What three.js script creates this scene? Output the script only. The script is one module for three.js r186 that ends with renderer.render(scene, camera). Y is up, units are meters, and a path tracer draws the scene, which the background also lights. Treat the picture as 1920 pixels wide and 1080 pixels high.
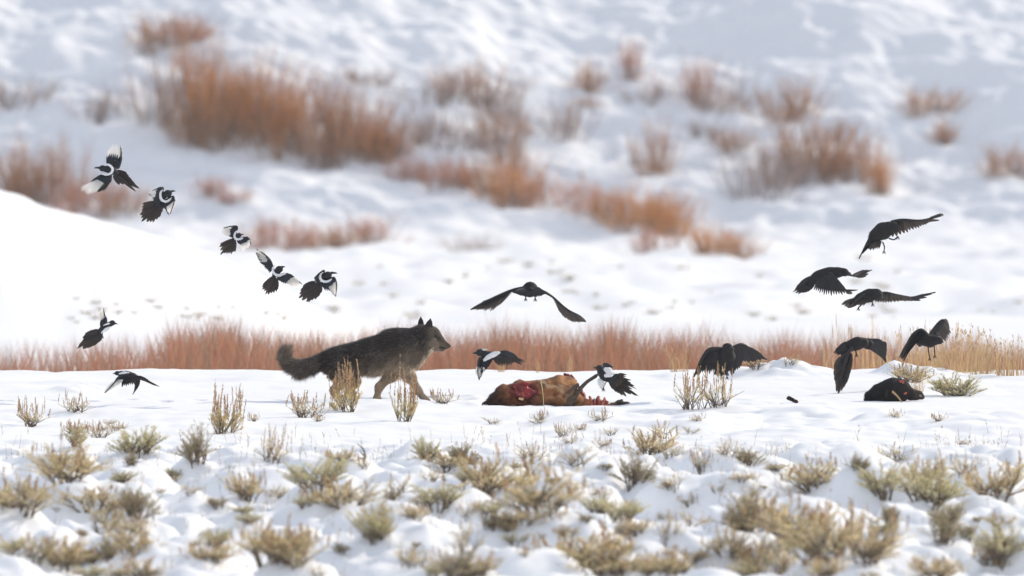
import * as THREE from 'three';
import { mergeGeometries } from 'three/addons/utils/BufferGeometryUtils.js';

// ---------------------------------------------------------------- camera, sky, sun, exposure
const scene = new THREE.Scene();
const F = 21100, CAM_Y = 4, PITCH = Math.atan(634 / F);          // a long telephoto lens, 4 m above the snow field
const camera = new THREE.PerspectiveCamera(2 * Math.atan(540 / F) * 180 / Math.PI, 16 / 9, 1, 3000);
camera.position.set(0, CAM_Y, 0);
camera.rotation.set(-PITCH, 0, 0);
camera.focus = 100.2;
camera.userData.fStop = 3.8;
camera.updateMatrixWorld(true);

const SUN_EL = 27 * Math.PI / 180, SUN_AZ = 50 * Math.PI / 180;  // low winter sun behind the scene, off to the right
const sunDir = new THREE.Vector3(Math.cos(SUN_EL) * Math.sin(SUN_AZ), Math.sin(SUN_EL), -Math.cos(SUN_EL) * Math.cos(SUN_AZ));
{
  const W = 128, H = 64, data = new Float32Array(W * H * 4);
  for (let j = 0; j < H; j++) for (let i = 0; i < W; i++) {
    const el = ((j + 0.5) / H - 0.5) * Math.PI, up = Math.max(0, Math.sin(el));
    const k = Math.pow(1 - up, 2.2), o = (j * W + i) * 4;
    const zen = [0.57, 0.63, 0.76], hor = [0.84, 0.86, 0.90];
    for (let c = 0; c < 3; c++) data[o + c] = (zen[c] * (1 - k) + hor[c] * k) * 1.03;
    data[o + 3] = 1;
  }
  const sky = new THREE.DataTexture(data, W, H, THREE.RGBAFormat, THREE.FloatType);
  sky.mapping = THREE.EquirectangularReflectionMapping;
  sky.magFilter = THREE.LinearFilter; sky.minFilter = THREE.LinearFilter;
  sky.needsUpdate = true;
  scene.background = sky; scene.environment = sky;
  scene.fog = new THREE.FogExp2(new THREE.Color().setRGB(0.92, 0.94, 1), 0.00022);
}
const sun = new THREE.DirectionalLight(new THREE.Color().setRGB(1, 0.89, 0.74), 3.6);
sun.position.copy(sunDir).multiplyScalar(200).add(new THREE.Vector3(0, 0, -100));
sun.target.position.set(0, 0, -100);
sun.castShadow = true;
sun.shadow.mapSize.set(4096, 4096);
Object.assign(sun.shadow.camera, { left: -40, right: 40, top: 40, bottom: -40, near: 1, far: 800 });
scene.add(sun, sun.target);

const renderer = new THREE.WebGLRenderer({ antialias: true });
renderer.toneMapping = THREE.LinearToneMapping;
renderer.toneMappingExposure = 1.0;
renderer.shadowMap.enabled = true;
renderer.setSize(1024, 576);

// ---------------------------------------------------------------- small helpers
function rng(seed) { let s = seed >>> 0; return () => { s = (s + 0x6D2B79F5) >>> 0; let t = s; t = Math.imul(t ^ (t >>> 15), t | 1); t ^= t + Math.imul(t ^ (t >>> 7), t | 61); return ((t ^ (t >>> 14)) >>> 0) / 4294967296; }; }
const V = (x, y, z) => new THREE.Vector3(x, y, z);
const lerp = (a, b, t) => a + (b - a) * t;
const clamp = (v, a = 0, b = 1) => Math.min(b, Math.max(a, v));
const sstep = (a, b, v) => { const t = clamp((v - a) / (b - a)); return t * t * (3 - 2 * t); };
function pieces(list, x) { // piecewise linear through [x, y] pairs
  if (x <= list[0][0]) return list[0][1];
  for (let i = 1; i < list.length; i++) if (x <= list[i][0]) return lerp(list[i - 1][1], list[i][1], (x - list[i - 1][0]) / (list[i][0] - list[i - 1][0]));
  return list[list.length - 1][1];
}
function hash2(i, j, s) { let h = Math.imul(i | 0, 374761393) ^ Math.imul(j | 0, 668265263) ^ Math.imul(s | 0, 2147483647 ^ 0x5bd1e995); h = Math.imul(h ^ (h >>> 13), 1274126177); h ^= h >>> 16; return (h >>> 0) / 4294967296; }
function noise(x, y, s = 1) { // value noise, -1..1
  const i = Math.floor(x), j = Math.floor(y), u = x - i, v = y - j, a = u * u * u * (u * (u * 6 - 15) + 10), b = v * v * v * (v * (v * 6 - 15) + 10);
  return 2 * lerp(lerp(hash2(i, j, s), hash2(i + 1, j, s), a), lerp(hash2(i, j + 1, s), hash2(i + 1, j + 1, s), a), b) - 1;
}
const fbm = (x, y, s, o = 3) => { let v = 0, a = 1, n = 0; for (let k = 0; k < o; k++) { v += a * noise(x, y, s + k * 17); n += a; a *= 0.5; x = x * 2.03 + 11.3; y = y * 2.03 - 7.1; } return v / n; };
const cosP = Math.cos(PITCH), sinP = Math.sin(PITCH);
function ray(px, py) { const a = (px - 960) / F, b = -(py - 540) / F; const d = V(a, -sinP + b * cosP, -cosP - b * sinP); return d.multiplyScalar(-1 / d.z); } // per metre of depth
function P(px, py, d) { const r = ray(px, py); return V(r.x * d, CAM_Y + r.y * d, -d); }

const used = {};
function numbered(n) { const k = used[n] = (used[n] ?? -1) + 1; return k ? `${n}_${String(k).padStart(3, '0')}` : n; }
function tag(o, label, category, group, kind) { o.userData.label = label; if (category) o.userData.category = category; if (group) o.userData.group = group; if (kind) o.userData.kind = kind; return o; }
function shadows(o) { o.traverse(m => { if (m.isMesh) { m.castShadow = true; m.receiveShadow = true; } }); return o; }
function thing(name, label, category, pos, group) { const g = new THREE.Group(); g.name = numbered(name); g.position.copy(pos); tag(g, label, category, group); scene.add(g); return g; }
function part(name, geo, mat, parent) { const m = new THREE.Mesh(geo, mat); m.name = name; m.castShadow = m.receiveShadow = true; parent.add(m); return m; }
const lin = (r, g, b) => new THREE.Color().setRGB(r, g, b);
const std = (c, rough = 0.9, o = {}) => new THREE.MeshStandardMaterial({ color: c, roughness: rough, side: THREE.DoubleSide, ...o });
const thinMat = (c, tr, o = {}) => new THREE.MeshPhysicalMaterial({ color: c, roughness: 1, transmission: tr, thickness: 0, side: THREE.DoubleSide, ...o });

class Soup { // loose triangles with optional colours
  constructor() { this.p = []; this.c = []; this.n = []; }
  tri(a, b, c, col) { this.p.push(a.x, a.y, a.z, b.x, b.y, b.z, c.x, c.y, c.z); if (col) for (let k = 0; k < 3; k++) this.c.push(col[0], col[1], col[2]); }
  quad(a, b, c, d, col) { this.tri(a, b, c, col); this.tri(a, c, d, col); }
  geo() {
    const g = new THREE.BufferGeometry(); g.setAttribute('position', new THREE.Float32BufferAttribute(this.p, 3));
    if (this.c.length) g.setAttribute('color', new THREE.Float32BufferAttribute(this.c, 3));
    if (this.n.length) g.setAttribute('normal', new THREE.Float32BufferAttribute(this.n, 3)); else g.computeVertexNormals();
    return g;
  }
}
function loft(pts, rad, sides = 8, rings = 0, flat = 1, up = null) { // round-ended tapered tube through points
  const curve = pts.length > 2 ? new THREE.CatmullRomCurve3(pts, false, 'centripetal') : new THREE.LineCurve3(pts[0], pts[1]);
  const n = rings || (pts.length - 1) * 4, pos = [], idx = [];
  const rows = [];
  const cap = 3;
  for (let i = 0; i < cap; i++) { const a = (i / cap) * Math.PI / 2; rows.push({ t: 0, off: -Math.cos(a), k: Math.max(0.02, Math.sin(a)) }); }
  for (let i = 0; i <= n; i++) rows.push({ t: i / n, off: 0, k: 1 });
  for (let i = cap - 1; i >= 0; i--) { const a = (i / cap) * Math.PI / 2; rows.push({ t: 1, off: Math.cos(a), k: Math.max(0.02, Math.sin(a)) }); }
  const R = t => { const f = t * (rad.length - 1), i = Math.min(rad.length - 2, Math.floor(f)); const u = f - i, s = u * u * (3 - 2 * u); return lerp(rad[i], rad[i + 1], s); };
  let ref = up ? up.clone() : null;
  const s1 = V(0, 0, 0), s2 = V(0, 0, 0);
  for (const r of rows) {
    const c = curve.getPoint(r.t), T = curve.getTangent(r.t).normalize();
    if (!ref) ref = Math.abs(T.y) < 0.9 ? V(0, 1, 0) : V(1, 0, 0);
    s1.crossVectors(T, ref); if (s1.lengthSq() < 1e-8) s1.set(1, 0, 0); s1.normalize(); s2.crossVectors(s1, T).normalize();
    if (!up) ref.copy(s2);
    const rr = R(r.t); c.addScaledVector(T, r.off * rr * 0.8);
    for (let k = 0; k < sides; k++) { const a = k / sides * Math.PI * 2, q = c.clone().addScaledVector(s1, Math.cos(a) * rr * r.k * flat).addScaledVector(s2, Math.sin(a) * rr * r.k); pos.push(q.x, q.y, q.z); }
  }
  for (let i = 0; i < rows.length - 1; i++) for (let k = 0; k < sides; k++) { const a = i * sides + k, b = i * sides + (k + 1) % sides; idx.push(a, a + sides, b, b, a + sides, b + sides); }
  const g = new THREE.BufferGeometry(); g.setAttribute('position', new THREE.Float32BufferAttribute(pos, 3)); g.setIndex(idx); g.computeVertexNormals();
  return g;
}
const join = list => mergeGeometries(list.map(g => g.index ? g.toNonIndexed() : g));

// smooth union of tapered capsules, meshed by surface nets.  bones: {a, b, ra, rb, z} in metres, z widens (<1) or flattens (>1) sideways
function skin(bones, k, lo, hi, cell, bump) {
  const dim = [0, 1, 2].map(i => Math.ceil((hi.getComponent(i) - lo.getComponent(i)) / cell[i]) + 1), [nx, ny, nz] = dim;
  const f = new Float32Array(nx * ny * nz).fill(9);
  for (const b of bones) { b.d = [b.b.x - b.a.x, b.b.y - b.a.y, b.b.z - b.a.z]; b.z = b.z || 1; b.l = b.d[0] ** 2 + b.d[1] ** 2 + (b.d[2] * b.z) ** 2; }
  let q = 0;
  for (let z = 0; z < nz; z++) for (let y = 0; y < ny; y++) for (let x = 0; x < nx; x++, q++) {
    const X = lo.x + x * cell[0], Y = lo.y + y * cell[1], Z = lo.z + z * cell[2];
    let m = 9;
    for (const b of bones) {
      const px = X - b.a.x, py = Y - b.a.y, pz = (Z - b.a.z) * b.z;
      const t = b.l > 1e-12 ? clamp((px * b.d[0] + py * b.d[1] + pz * b.d[2] * b.z) / b.l) : 0;
      const dx = px - b.d[0] * t, dy = py - b.d[1] * t, dz = pz - b.d[2] * b.z * t;
      const d = Math.sqrt(dx * dx + dy * dy + dz * dz) - lerp(b.ra, b.rb, t);
      if (d < m + k) { const h = Math.max(k - Math.abs(m - d), 0) / k; m = Math.min(m, d) - h * h * k * 0.25; }
    }
    f[q] = bump ? m + bump(X, Y, Z) : m;
  }
  const vid = new Int32Array(nx * ny * nz).fill(-1), pos = [], idx = [], sy = nx, sz = nx * ny;
  const C = [0, 1, sy, sy + 1, sz, sz + 1, sz + sy, sz + sy + 1], E = [[0, 1], [2, 3], [4, 5], [6, 7], [0, 2], [1, 3], [4, 6], [5, 7], [0, 4], [1, 5], [2, 6], [3, 7]];
  for (let z = 0; z < nz - 1; z++) for (let y = 0; y < ny - 1; y++) for (let x = 0; x < nx - 1; x++) {
    const o = x + y * sy + z * sz; let inn = 0; for (const c of C) if (f[o + c] < 0) inn++;
    if (inn === 0 || inn === 8) continue;
    let ax = 0, ay = 0, az = 0, n = 0;
    for (const [a, b] of E) { const fa = f[o + C[a]], fb = f[o + C[b]]; if ((fa < 0) === (fb < 0)) continue; const t = fa / (fa - fb); ax += lerp(a & 1, b & 1, t); ay += lerp((a >> 1) & 1, (b >> 1) & 1, t); az += lerp(a >> 2, b >> 2, t); n++; }
    vid[o] = pos.length / 3; pos.push(lo.x + (x + ax / n) * cell[0], lo.y + (y + ay / n) * cell[1], lo.z + (z + az / n) * cell[2]);
  }
  for (let z = 1; z < nz - 1; z++) for (let y = 1; y < ny - 1; y++) for (let x = 1; x < nx - 1; x++) {
    const o = x + y * sy + z * sz, s = f[o] < 0;
    const face = (st, u, v) => { if (s === (f[o + st] < 0)) return; const a = vid[o], b = vid[o - u], c = vid[o - u - v], d = vid[o - v]; if (a < 0 || b < 0 || c < 0 || d < 0) return; s ? idx.push(a, b, c, a, c, d) : idx.push(a, c, b, a, d, c); };
    face(1, sy, sz); face(sy, sz, 1); face(sz, 1, sy);
  }
  const g = new THREE.BufferGeometry(); g.setAttribute('position', new THREE.Float32BufferAttribute(pos, 3)); g.setIndex(idx); g.computeVertexNormals();
  return g;
}
function colourBy(g, fn) { const p = g.attributes.position, c = new Float32Array(p.count * 3); for (let i = 0; i < p.count; i++) { const q = fn(p.getX(i), p.getY(i), p.getZ(i)); c[3 * i] = q[0]; c[3 * i + 1] = q[1]; c[3 * i + 2] = q[2]; } g.setAttribute('color', new THREE.BufferAttribute(c, 3)); return g; }
// hair over a surface: fn(x, y, z, n) gives {len, dir, lay, col}
function hair(g, count, width, R, fn) {
  const p = g.attributes.position, nn = g.attributes.normal, ix = g.index.array, cum = new Float32Array(ix.length / 3); let tot = 0;
  const A = V(), B = V(), C = V(), e1 = V(), e2 = V();
  for (let i = 0; i < cum.length; i++) { A.fromBufferAttribute(p, ix[3 * i]); B.fromBufferAttribute(p, ix[3 * i + 1]); C.fromBufferAttribute(p, ix[3 * i + 2]); tot += e1.subVectors(B, A).cross(e2.subVectors(C, A)).length(); cum[i] = tot; }
  const s = new Soup();
  for (let k = 0; k < count; k++) {
    const r = R() * tot; let a = 0, b = cum.length - 1; while (a < b) { const m = (a + b) >> 1; if (cum[m] < r) a = m + 1; else b = m; }
    let u = R(), v = R(); if (u + v > 1) { u = 1 - u; v = 1 - v; }
    const [i0, i1, i2] = [ix[3 * a], ix[3 * a + 1], ix[3 * a + 2]];
    A.fromBufferAttribute(p, i0); B.fromBufferAttribute(p, i1); C.fromBufferAttribute(p, i2);
    const q = A.clone().multiplyScalar(1 - u - v).addScaledVector(B, u).addScaledVector(C, v);
    A.fromBufferAttribute(nn, i0); B.fromBufferAttribute(nn, i1); C.fromBufferAttribute(nn, i2);
    const n = A.clone().multiplyScalar(1 - u - v).addScaledVector(B, u).addScaledVector(C, v).normalize();
    const h = fn(q.x, q.y, q.z, n); if (!h || h.len <= 0) continue;
    const L = h.len * (0.6 + 0.8 * R());
    const dir = h.dir.clone().multiplyScalar(h.lay).addScaledVector(n, 1 - h.lay * 0.55).add(V(R() - 0.5, R() - 0.5, R() - 0.5).multiplyScalar(0.35)).normalize();
    const side = V().crossVectors(dir, n).add(V(R() - 0.5, R() - 0.5, R() - 0.5).multiplyScalar(0.6)).normalize().multiplyScalar(width * (0.7 + 0.6 * R()));
    q.addScaledVector(n, -0.004);
    const tip = q.clone().addScaledVector(dir, L);
    s.tri(q.clone().add(side), q.clone().sub(side), tip, h.col);
  }
  return s.geo();
}

// ---------------------------------------------------------------- terrain
const mounds = [];
{ // snow pillows over buried sagebrush: the large ones where the photograph shows them, the rest strewn between
  const put = (px, py, wpx, hpx) => { const d = 84400 / (py + 94), s = d / F; mounds.push([(px - 960) * s, d, wpx * s * 0.5, wpx * s * (0.55 + 0.35 * hash2(px, py, 3)), hpx * s]); };
  for (const m of [[215, 920, 150, 44], [120, 985, 150, 40], [330, 1000, 190, 56], [255, 1035, 170, 50], [465, 890, 150, 46], [420, 950, 190, 50], [470, 985, 150, 40], [160, 1020, 130, 34], [370, 1062, 240, 46], [600, 990, 190, 60], [690, 1010, 160, 44],
    [560, 970, 120, 36], [760, 920, 110, 44], [790, 885, 130, 40], [870, 960, 130, 50], [915, 1000, 180, 46], [960, 1050, 200, 50], [1040, 1000, 170, 40], [1110, 905, 150, 62], [1180, 900, 110, 48], [1290, 895, 150, 44], [1350, 910, 130, 46],
    [1290, 970, 190, 56], [1360, 985, 120, 40], [1330, 1070, 240, 60], [1470, 950, 110, 38], [1620, 975, 150, 72], [1700, 1000, 110, 50], [1600, 1020, 140, 40], [1720, 1060, 260, 56], [1790, 990, 140, 40], [1500, 1000, 120, 40],
    [800, 1060, 260, 50], [650, 1068, 200, 46], [560, 1040, 170, 50], [1230, 945, 150, 50], [1100, 985, 140, 44], [1170, 1040, 180, 44], [880, 905, 110, 34], [1420, 890, 90, 30], [520, 905, 110, 36], [1245, 1050, 150, 46]]) put(...m);
  const R = rng(77);
  for (let k = 0; k < 330; k++) { const d = 66 + R() * 23.2, hw = 5.6; const w = (0.16 + R() * 0.34) * (1 - 0.55 * sstep(86.5, 89, d)); mounds.push([(R() * 2 - 1) * hw, d, w, w * (1 + R() * 0.8), w * (0.26 + R() * 0.34) * (1 - 0.6 * sstep(83, 88.5, d))]); }
}
const moundGrid = new Map();
for (const m of mounds) { m[2] *= 1.15; for (let i = Math.floor(m[0] - m[2]); i <= Math.floor(m[0] + m[2]); i++) for (let j = Math.floor(m[1] - m[3]); j <= Math.floor(m[1] + m[3]); j++) { const k = i * 1000 + j; if (!moundGrid.has(k)) moundGrid.set(k, []); moundGrid.get(k).push(m); } }
const edgeBumps = [[2.52, 105.7, 0.36, 0.9, 0.115], [2.15, 105.9, 0.3, 0.8, 0.06], [2.8, 105.6, 0.4, 0.9, 0.06], [3.65, 105.2, 0.34, 0.8, 0.10], [3.95, 104.8, 0.4, 0.8, 0.07], [4.2, 101.6, 0.3, 0.7, 0.09], [1.55, 105.4, 0.3, 0.9, 0.04], [-3.9, 101.5, 0.35, 0.8, 0.05], [-1.0, 97.4, 0.5, 0.8, 0.06], [-1.55, 97.2, 0.3, 0.6, 0.05], [-1.56, 99.0, 0.3, 0.42, 0.05], [-1.22, 98.95, 0.32, 0.4, 0.038], [-0.86, 99.0, 0.34, 0.42, 0.04]];
function hNear(x, d) {
  let h = 0;
  if (d < 94) {
    const L = moundGrid.get(Math.floor(x) * 1000 + Math.floor(d)); let m = 0;
    if (L) for (const q of L) { const a = (x - q[0]) / q[2], b = (d - q[1]) / q[3], r = a * a + b * b; if (r < 1) { const v = q[4] * 1.12 * Math.pow(1 - r * r, 0.85) * (1 + 0.2 * noise(x * 4, d * 3, 5)); const s = 0.05, e = Math.max(s - Math.abs(m - v), 0) / s; m = Math.max(m, v) + e * e * s * 0.25; } }
    h += m * (1 - sstep(90, 93.5, d));
    h += (0.06 * fbm(x * 1.6, d * 1.1, 9) + 0.05 * fbm(x * 4.6, d * 3.0, 13, 2) + 0.016 * noise(x * 11, d * 7, 19)) * (1 - sstep(89, 93, d));
  }
  const tr = sstep(90, 93, d) * (1 - sstep(96.4, 98.6, d)) * (0.35 + 0.65 * sstep(-0.6, 1.4, x));   // trampled snow, most of it on the right
  h += tr * (0.085 * fbm(x * 1.3, d * 0.85, 31, 3) + 0.05 * Math.abs(noise(x * 2.6, d * 1.7, 41)) + 0.016 * noise(x * 6, d * 5, 43));
  const far = sstep(92, 96, d) * (1 - 0.85 * Math.exp(-((d - 99.6) ** 2) / 2.0));
  h += far * (0.05 * fbm(x * 0.55, d * 0.6, 21, 3) + 0.020 * noise(x * 1.7, d * 1.5, 23)) + 0.004 * noise(x * 9, d * 9, 25);
  if (d > 98.5) for (const [bx, bd, rx, rd, bh] of edgeBumps) { const a = (x - bx) / rx, b = (d - bd) / rd, r = a * a + b * b; if (r < 1) h += bh * (1 - r) * (1 - r) * (1 + 0.5 * noise(x * 9, d * 6, 3)); }
  else for (const [bx, bd, rx, rd, bh] of edgeBumps) if (bd < 99.5) { const a = (x - bx) / rx, b = (d - bd) / rd, r = a * a + b * b; if (r < 1) h += bh * (1 - r) * (1 - r); }
  if (d > 98.4 && d < 101.2) {
    if (x < -1.55) for (let q = -1; q <= 1; q++) { const k = Math.floor((-1.7 - x) / 0.34) + q; if (k < 0) continue; const tx = -1.7 - k * 0.34 - 0.08 * hash2(k, 3, 5), td = 99.75 + (k % 2 ? 0.16 : -0.12) + 0.15 * hash2(k, 7, 2), r = ((x - tx) / 0.075) ** 2 + ((d - td) / 0.16) ** 2; if (r < 1.8) h -= 0.055 * Math.exp(-r * 2) - 0.012 * Math.exp(-((r - 1.1) ** 2) * 8); }
    h -= 0.05 * Math.abs(noise(x * 4.5, d * 2.6, 45)) * sstep(-0.9, -0.2, x) * (1 - sstep(2.0, 3.2, x)) * sstep(98.4, 98.9, d) * (1 - sstep(100.4, 101.2, d));
  }
  const e = 107 + 0.25 * noise(x * 0.5, 3, 4) + 0.12 * noise(x * 1.7, 9, 8);
  h -= 3.6 * sstep(e, e + 6.5, d);
  if (d < 66) h += (66 - d) * 0.004;
  return h;
}
function hFar(x, d) {
  const px = 960 + x * F / d;
  let h = d < 200 ? -2.6 - 0.1 * clamp((d - 118) / 82) : -2.7 - 3.7 * (d - 200) / 200;
  if (d > 400) h = -6.4;
  const toe = 398 + 1.6 * fbm(px / 260, 1.7, 51), s = d - toe;
  h += (0.405 - 0.075 * sstep(500, 1400, px)) * (s > 60 ? s : 3.2 * Math.log(1 + Math.exp(s / 3.2)));                  // the hillside
  const hill = sstep(-6, 3, s);
  h += hill * (0.5 * fbm(x * 0.13 + d * 0.06, d * 0.2, 61, 3) + 0.33 * fbm(x * 0.36, d * 0.55, 67, 3) + 0.15 * fbm(x * 0.95, d * 1.2, 71, 2) + 0.07 * noise(x * 2.4, d * 2.8, 73));
  // a shallow draw runs down the hill from upper left to lower right: the willows grow along it
  const dl = (s - 9.4 + (px - 300) * 0.0075); h -= hill * 0.35 * Math.exp(-dl * dl / 1.6) * sstep(200, 420, px) * (1 - sstep(1350, 1500, px));
  const rg = (px - 1560) * 0.019 + (s - 13.6) * 0.9 ; h += hill * 0.17 * (rg > 0 ? Math.min(rg, 7) : 0) * sstep(0, 1.2, rg);
  const fl = sstep(195, 230, d) * (1 - hill);
  h += fl * (0.3 * fbm(x * 0.25, d * 0.05, 81, 3) + 0.34 * fbm(x * 0.5, d * 0.16, 87, 3));
  // snowy knoll on the left
  const cr = pieces([[-300, 3.2], [0, 2.75], [89, 2.46], [160, 2.28], [240, 2.1], [300, 1.95], [400, 1.66], [480, 1.36], [560, 0.85], [640, 0.35], [720, 0]], px);
  const kn = d < 185 ? sstep(150, 185, d) : 1 - sstep(185, 215, d);
  h += cr * kn * (1 + 0.012 * noise(px / 40, d * 0.3, 91)) + (d < 200 && d > 145 ? 0.07 * sstep(145, 152, d) * (1 - sstep(178, 186, d)) * fbm(x * 0.8, d * 0.3, 95, 3) : 0);
  if (d > 520) h -= (d - 520) * 0.46;
  return h;
}
function firstHit(px, py, fn, d0, d1, st) { const r = ray(px, py); for (let d = d0; d < d1; d += st) if (CAM_Y + r.y * d <= fn(r.x * d, d)) { const x = r.x * d; return V(x, fn(x, d), -d); } return null; }
const onField = (px, py) => firstHit(px, py, hNear, 64, 110, 0.02) || P(px, py, 100);
const onHill = (px, py) => firstHit(px, py, hFar, 196, 520, 0.05);
const onKnoll = (px, py) => firstHit(px, py, hFar, 118, 520, 0.05);

function sheet(xs, ds, fn, xAt) {
  const pos = new Float32Array(xs.length * ds.length * 3), uv = new Float32Array(xs.length * ds.length * 2), idx = []; let q = 0;
  for (let j = 0; j < ds.length; j++) for (let i = 0; i < xs.length; i++) { const x = xAt ? xAt(xs[i], ds[j]) : xs[i]; uv[q * 2] = x; uv[q * 2 + 1] = ds[j]; pos[q * 3] = x; pos[q * 3 + 1] = fn(x, ds[j]); pos[q * 3 + 2] = -ds[j]; q++; }
  const n = xs.length; for (let j = 0; j < ds.length - 1; j++) for (let i = 0; i < n - 1; i++) { const a = j * n + i; idx.push(a, a + 1, a + n, a + 1, a + n + 1, a + n); }
  const g = new THREE.BufferGeometry(); g.setAttribute('position', new THREE.BufferAttribute(pos, 3)); g.setAttribute('uv', new THREE.BufferAttribute(uv, 2)); g.setIndex(idx); g.computeVertexNormals(); return g;
}
function steps(list) { const o = []; for (const [a, b, s] of list) for (let v = a; v < b - 1e-6; v += s) o.push(v); o.push(list[list.length - 1][1]); return o; }
function grainTexture(seed) { const N = 256, d = new Uint8Array(N * N * 4), R = rng(seed); for (let i = 0; i < N * N; i++) { const v = 110 + R() * 80; d.set([v, v, v, 255], i * 4); } const t = new THREE.DataTexture(d, N, N); t.wrapS = t.wrapT = THREE.RepeatWrapping; t.magFilter = THREE.LinearFilter; t.minFilter = THREE.LinearMipmapLinearFilter; t.generateMipmaps = true; t.needsUpdate = true; return t; }
const snowMat = std(lin(0.86, 0.875, 0.89), 0.85, { bumpMap: grainTexture(5), bumpScale: 0.006 });
const hillSnow = std(lin(0.84, 0.855, 0.875), 0.9);
{
  const xs = steps([[-60, -20, 4], [-20, -6, 0.7], [-6, 6, 0.036], [6, 20, 0.7], [20, 60, 4]]);
  const ds = steps([[-30, 40, 7], [40, 64, 2], [64, 93, 0.065], [93, 114, 0.09], [114, 124, 2]]);
  const m = part('snow_field', sheet(xs, ds, hNear), snowMat, scene); tag(m, 'sunlit snow field with soft mounds and trampled tracks', 'snow', null, 'structure');
  const us = steps([[-2500, -500, 100], [-500, 2420, 9], [2420, 4400, 100]]);
  const dd = steps([[110, 200, 1.6], [200, 392, 2.2], [392, 436, 0.19], [436, 520, 3], [520, 1100, 30]]);
  const f = part('snowy_hillside', sheet(us, dd, hFar, (u, d) => (u - 960) * d / F), hillSnow, scene); tag(f, 'blue white snowy hillside and valley floor behind the willows', 'hill', null, 'structure');
}

// ---------------------------------------------------------------- plants
function tube3(s, a, b, r0, r1, col) { // slim three-sided twig
  const T = V().subVectors(b, a).normalize(), u = V().crossVectors(T, Math.abs(T.y) < 0.9 ? V(0, 1, 0) : V(1, 0, 0)).normalize(), w = V().crossVectors(T, u);
  const pa = [], pb = []; for (let k = 0; k < 3; k++) { const c = Math.cos(k * 2.094), d = Math.sin(k * 2.094); pa.push(a.clone().addScaledVector(u, c * r0).addScaledVector(w, d * r0)); pb.push(b.clone().addScaledVector(u, c * r1).addScaledVector(w, d * r1)); }
  for (let k = 0; k < 3; k++) { const j = (k + 1) % 3; s.quad(pa[k], pa[j], pb[j], pb[k], col); }
}
function leaf(s, p, dir, L, w, R, col) { const side = V(R() - 0.5, R() - 0.5, R() - 0.5).cross(dir).normalize().multiplyScalar(w / 2), m = p.clone().addScaledVector(dir, L * 0.6), t = p.clone().addScaledVector(dir, L); s.quad(p, m.clone().add(side), t, m.clone().sub(side), col); }
const fieldLow = (px, py) => { const p = onField(px, py); return p.y < 0.07; };
const vary = (c, R, a = 0.3) => { const k = 1 + (R() - 0.5) * 2 * a; return [c[0] * k, c[1] * k * (1 + (R() - 0.5) * 0.1), c[2] * k]; };
const barkMat = std(lin(1, 1, 1), 0.95, { vertexColors: true });
const leafMat = thinMat(lin(1, 1, 1), 0.5, { vertexColors: true });
const strawMat = thinMat(lin(1, 1, 1), 0.5, { vertexColors: true });
// sagebrush about 1 m tall and 1 m wide before scaling
function sageGeos(seed, o) {
  const R = rng(seed), wood = new Soup(), fol = new Soup(), spk = new Soup();
  const L0 = (o.leaf || [0.285, 0.265, 0.17]).map((v, i) => v * [2.05, 2.0, 1.86][i]);
  for (let i = 0; i < o.stems; i++) {
    const az = R() * Math.PI * 2, out = Math.sqrt(R()) * o.spread, h = o.h * (0.45 + 0.6 * R()) * (1 - 0.35 * out / o.spread * o.dome);
    const p0 = V(Math.cos(az) * out * 0.3, -0.1, Math.sin(az) * out * 0.3), p1 = V(Math.cos(az) * out * 0.55 + (R() - 0.5) * 0.08, h * 0.34, Math.sin(az) * out * 0.55 + (R() - 0.5) * 0.08);
    const bc = vary([0.17, 0.13, 0.095], R);
    tube3(wood, p0, p1, 0.020 + R() * 0.012, 0.013, bc);
    for (let j = 0; j < o.twigs; j++) {
      const a2 = az + (R() - 0.5) * 3.2, q = V(Math.cos(a2) * out * (0.8 + 0.5 * R()), h * (0.62 + 0.42 * R()), Math.sin(a2) * out * (0.8 + 0.5 * R()));
      const st = p0.clone().lerp(p1, 0.6 + 0.4 * R());
      const mid = st.clone().lerp(q, 0.5).add(V((R() - 0.5) * 0.07, 0.02, (R() - 0.5) * 0.07));
      tube3(wood, st, mid, 0.010, 0.007, bc); tube3(wood, mid, q, 0.007, 0.003, bc);
      const tip = vary(L0, R, 0.22);
      for (let l = 0; l < o.leaves; l++) {
        const t = 0.12 + 0.9 * Math.sqrt(R()), p = t < 0.5 ? st.clone().lerp(mid, t * 2) : mid.clone().lerp(q, Math.min(1, t * 2 - 1));
        p.add(V((R() - 0.5) * 0.05, (R() - 0.5) * 0.03, (R() - 0.5) * 0.05));
        const dir = q.clone().sub(st).normalize().multiplyScalar(0.7).add(V(R() - 0.5, R() * 0.6, R() - 0.5)).normalize();
        leaf(fol, p, dir, 0.04 + R() * 0.05, 0.008 + R() * 0.008, R, vary(tip, R, 0.25));
      }
      if (o.spikes && R() < o.spikes) { // dry flower spike
        const top = q.clone().add(V((R() - 0.5) * 0.12, 0.22 + R() * 0.3 * o.spikeLen, (R() - 0.5) * 0.12)), sc = vary([0.48, 0.32, 0.18], R, 0.2);
        tube3(spk, q, top, 0.005, 0.002, sc);
        for (let l = 0; l < 38; l++) { const t = 0.15 + 0.85 * R(), p = q.clone().lerp(top, t); const dr = V(R() - 0.5, 0.9, R() - 0.5).normalize(); leaf(spk, p, dr, 0.05 * (1.2 - t * 0.6), 0.018, R, vary(sc, R, 0.25)); }
      }
    }
  }
  return { wood: wood.geo(), fol: fol.p.length ? fol.geo() : null, spk: spk.p.length ? spk.geo() : null };
}
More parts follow.
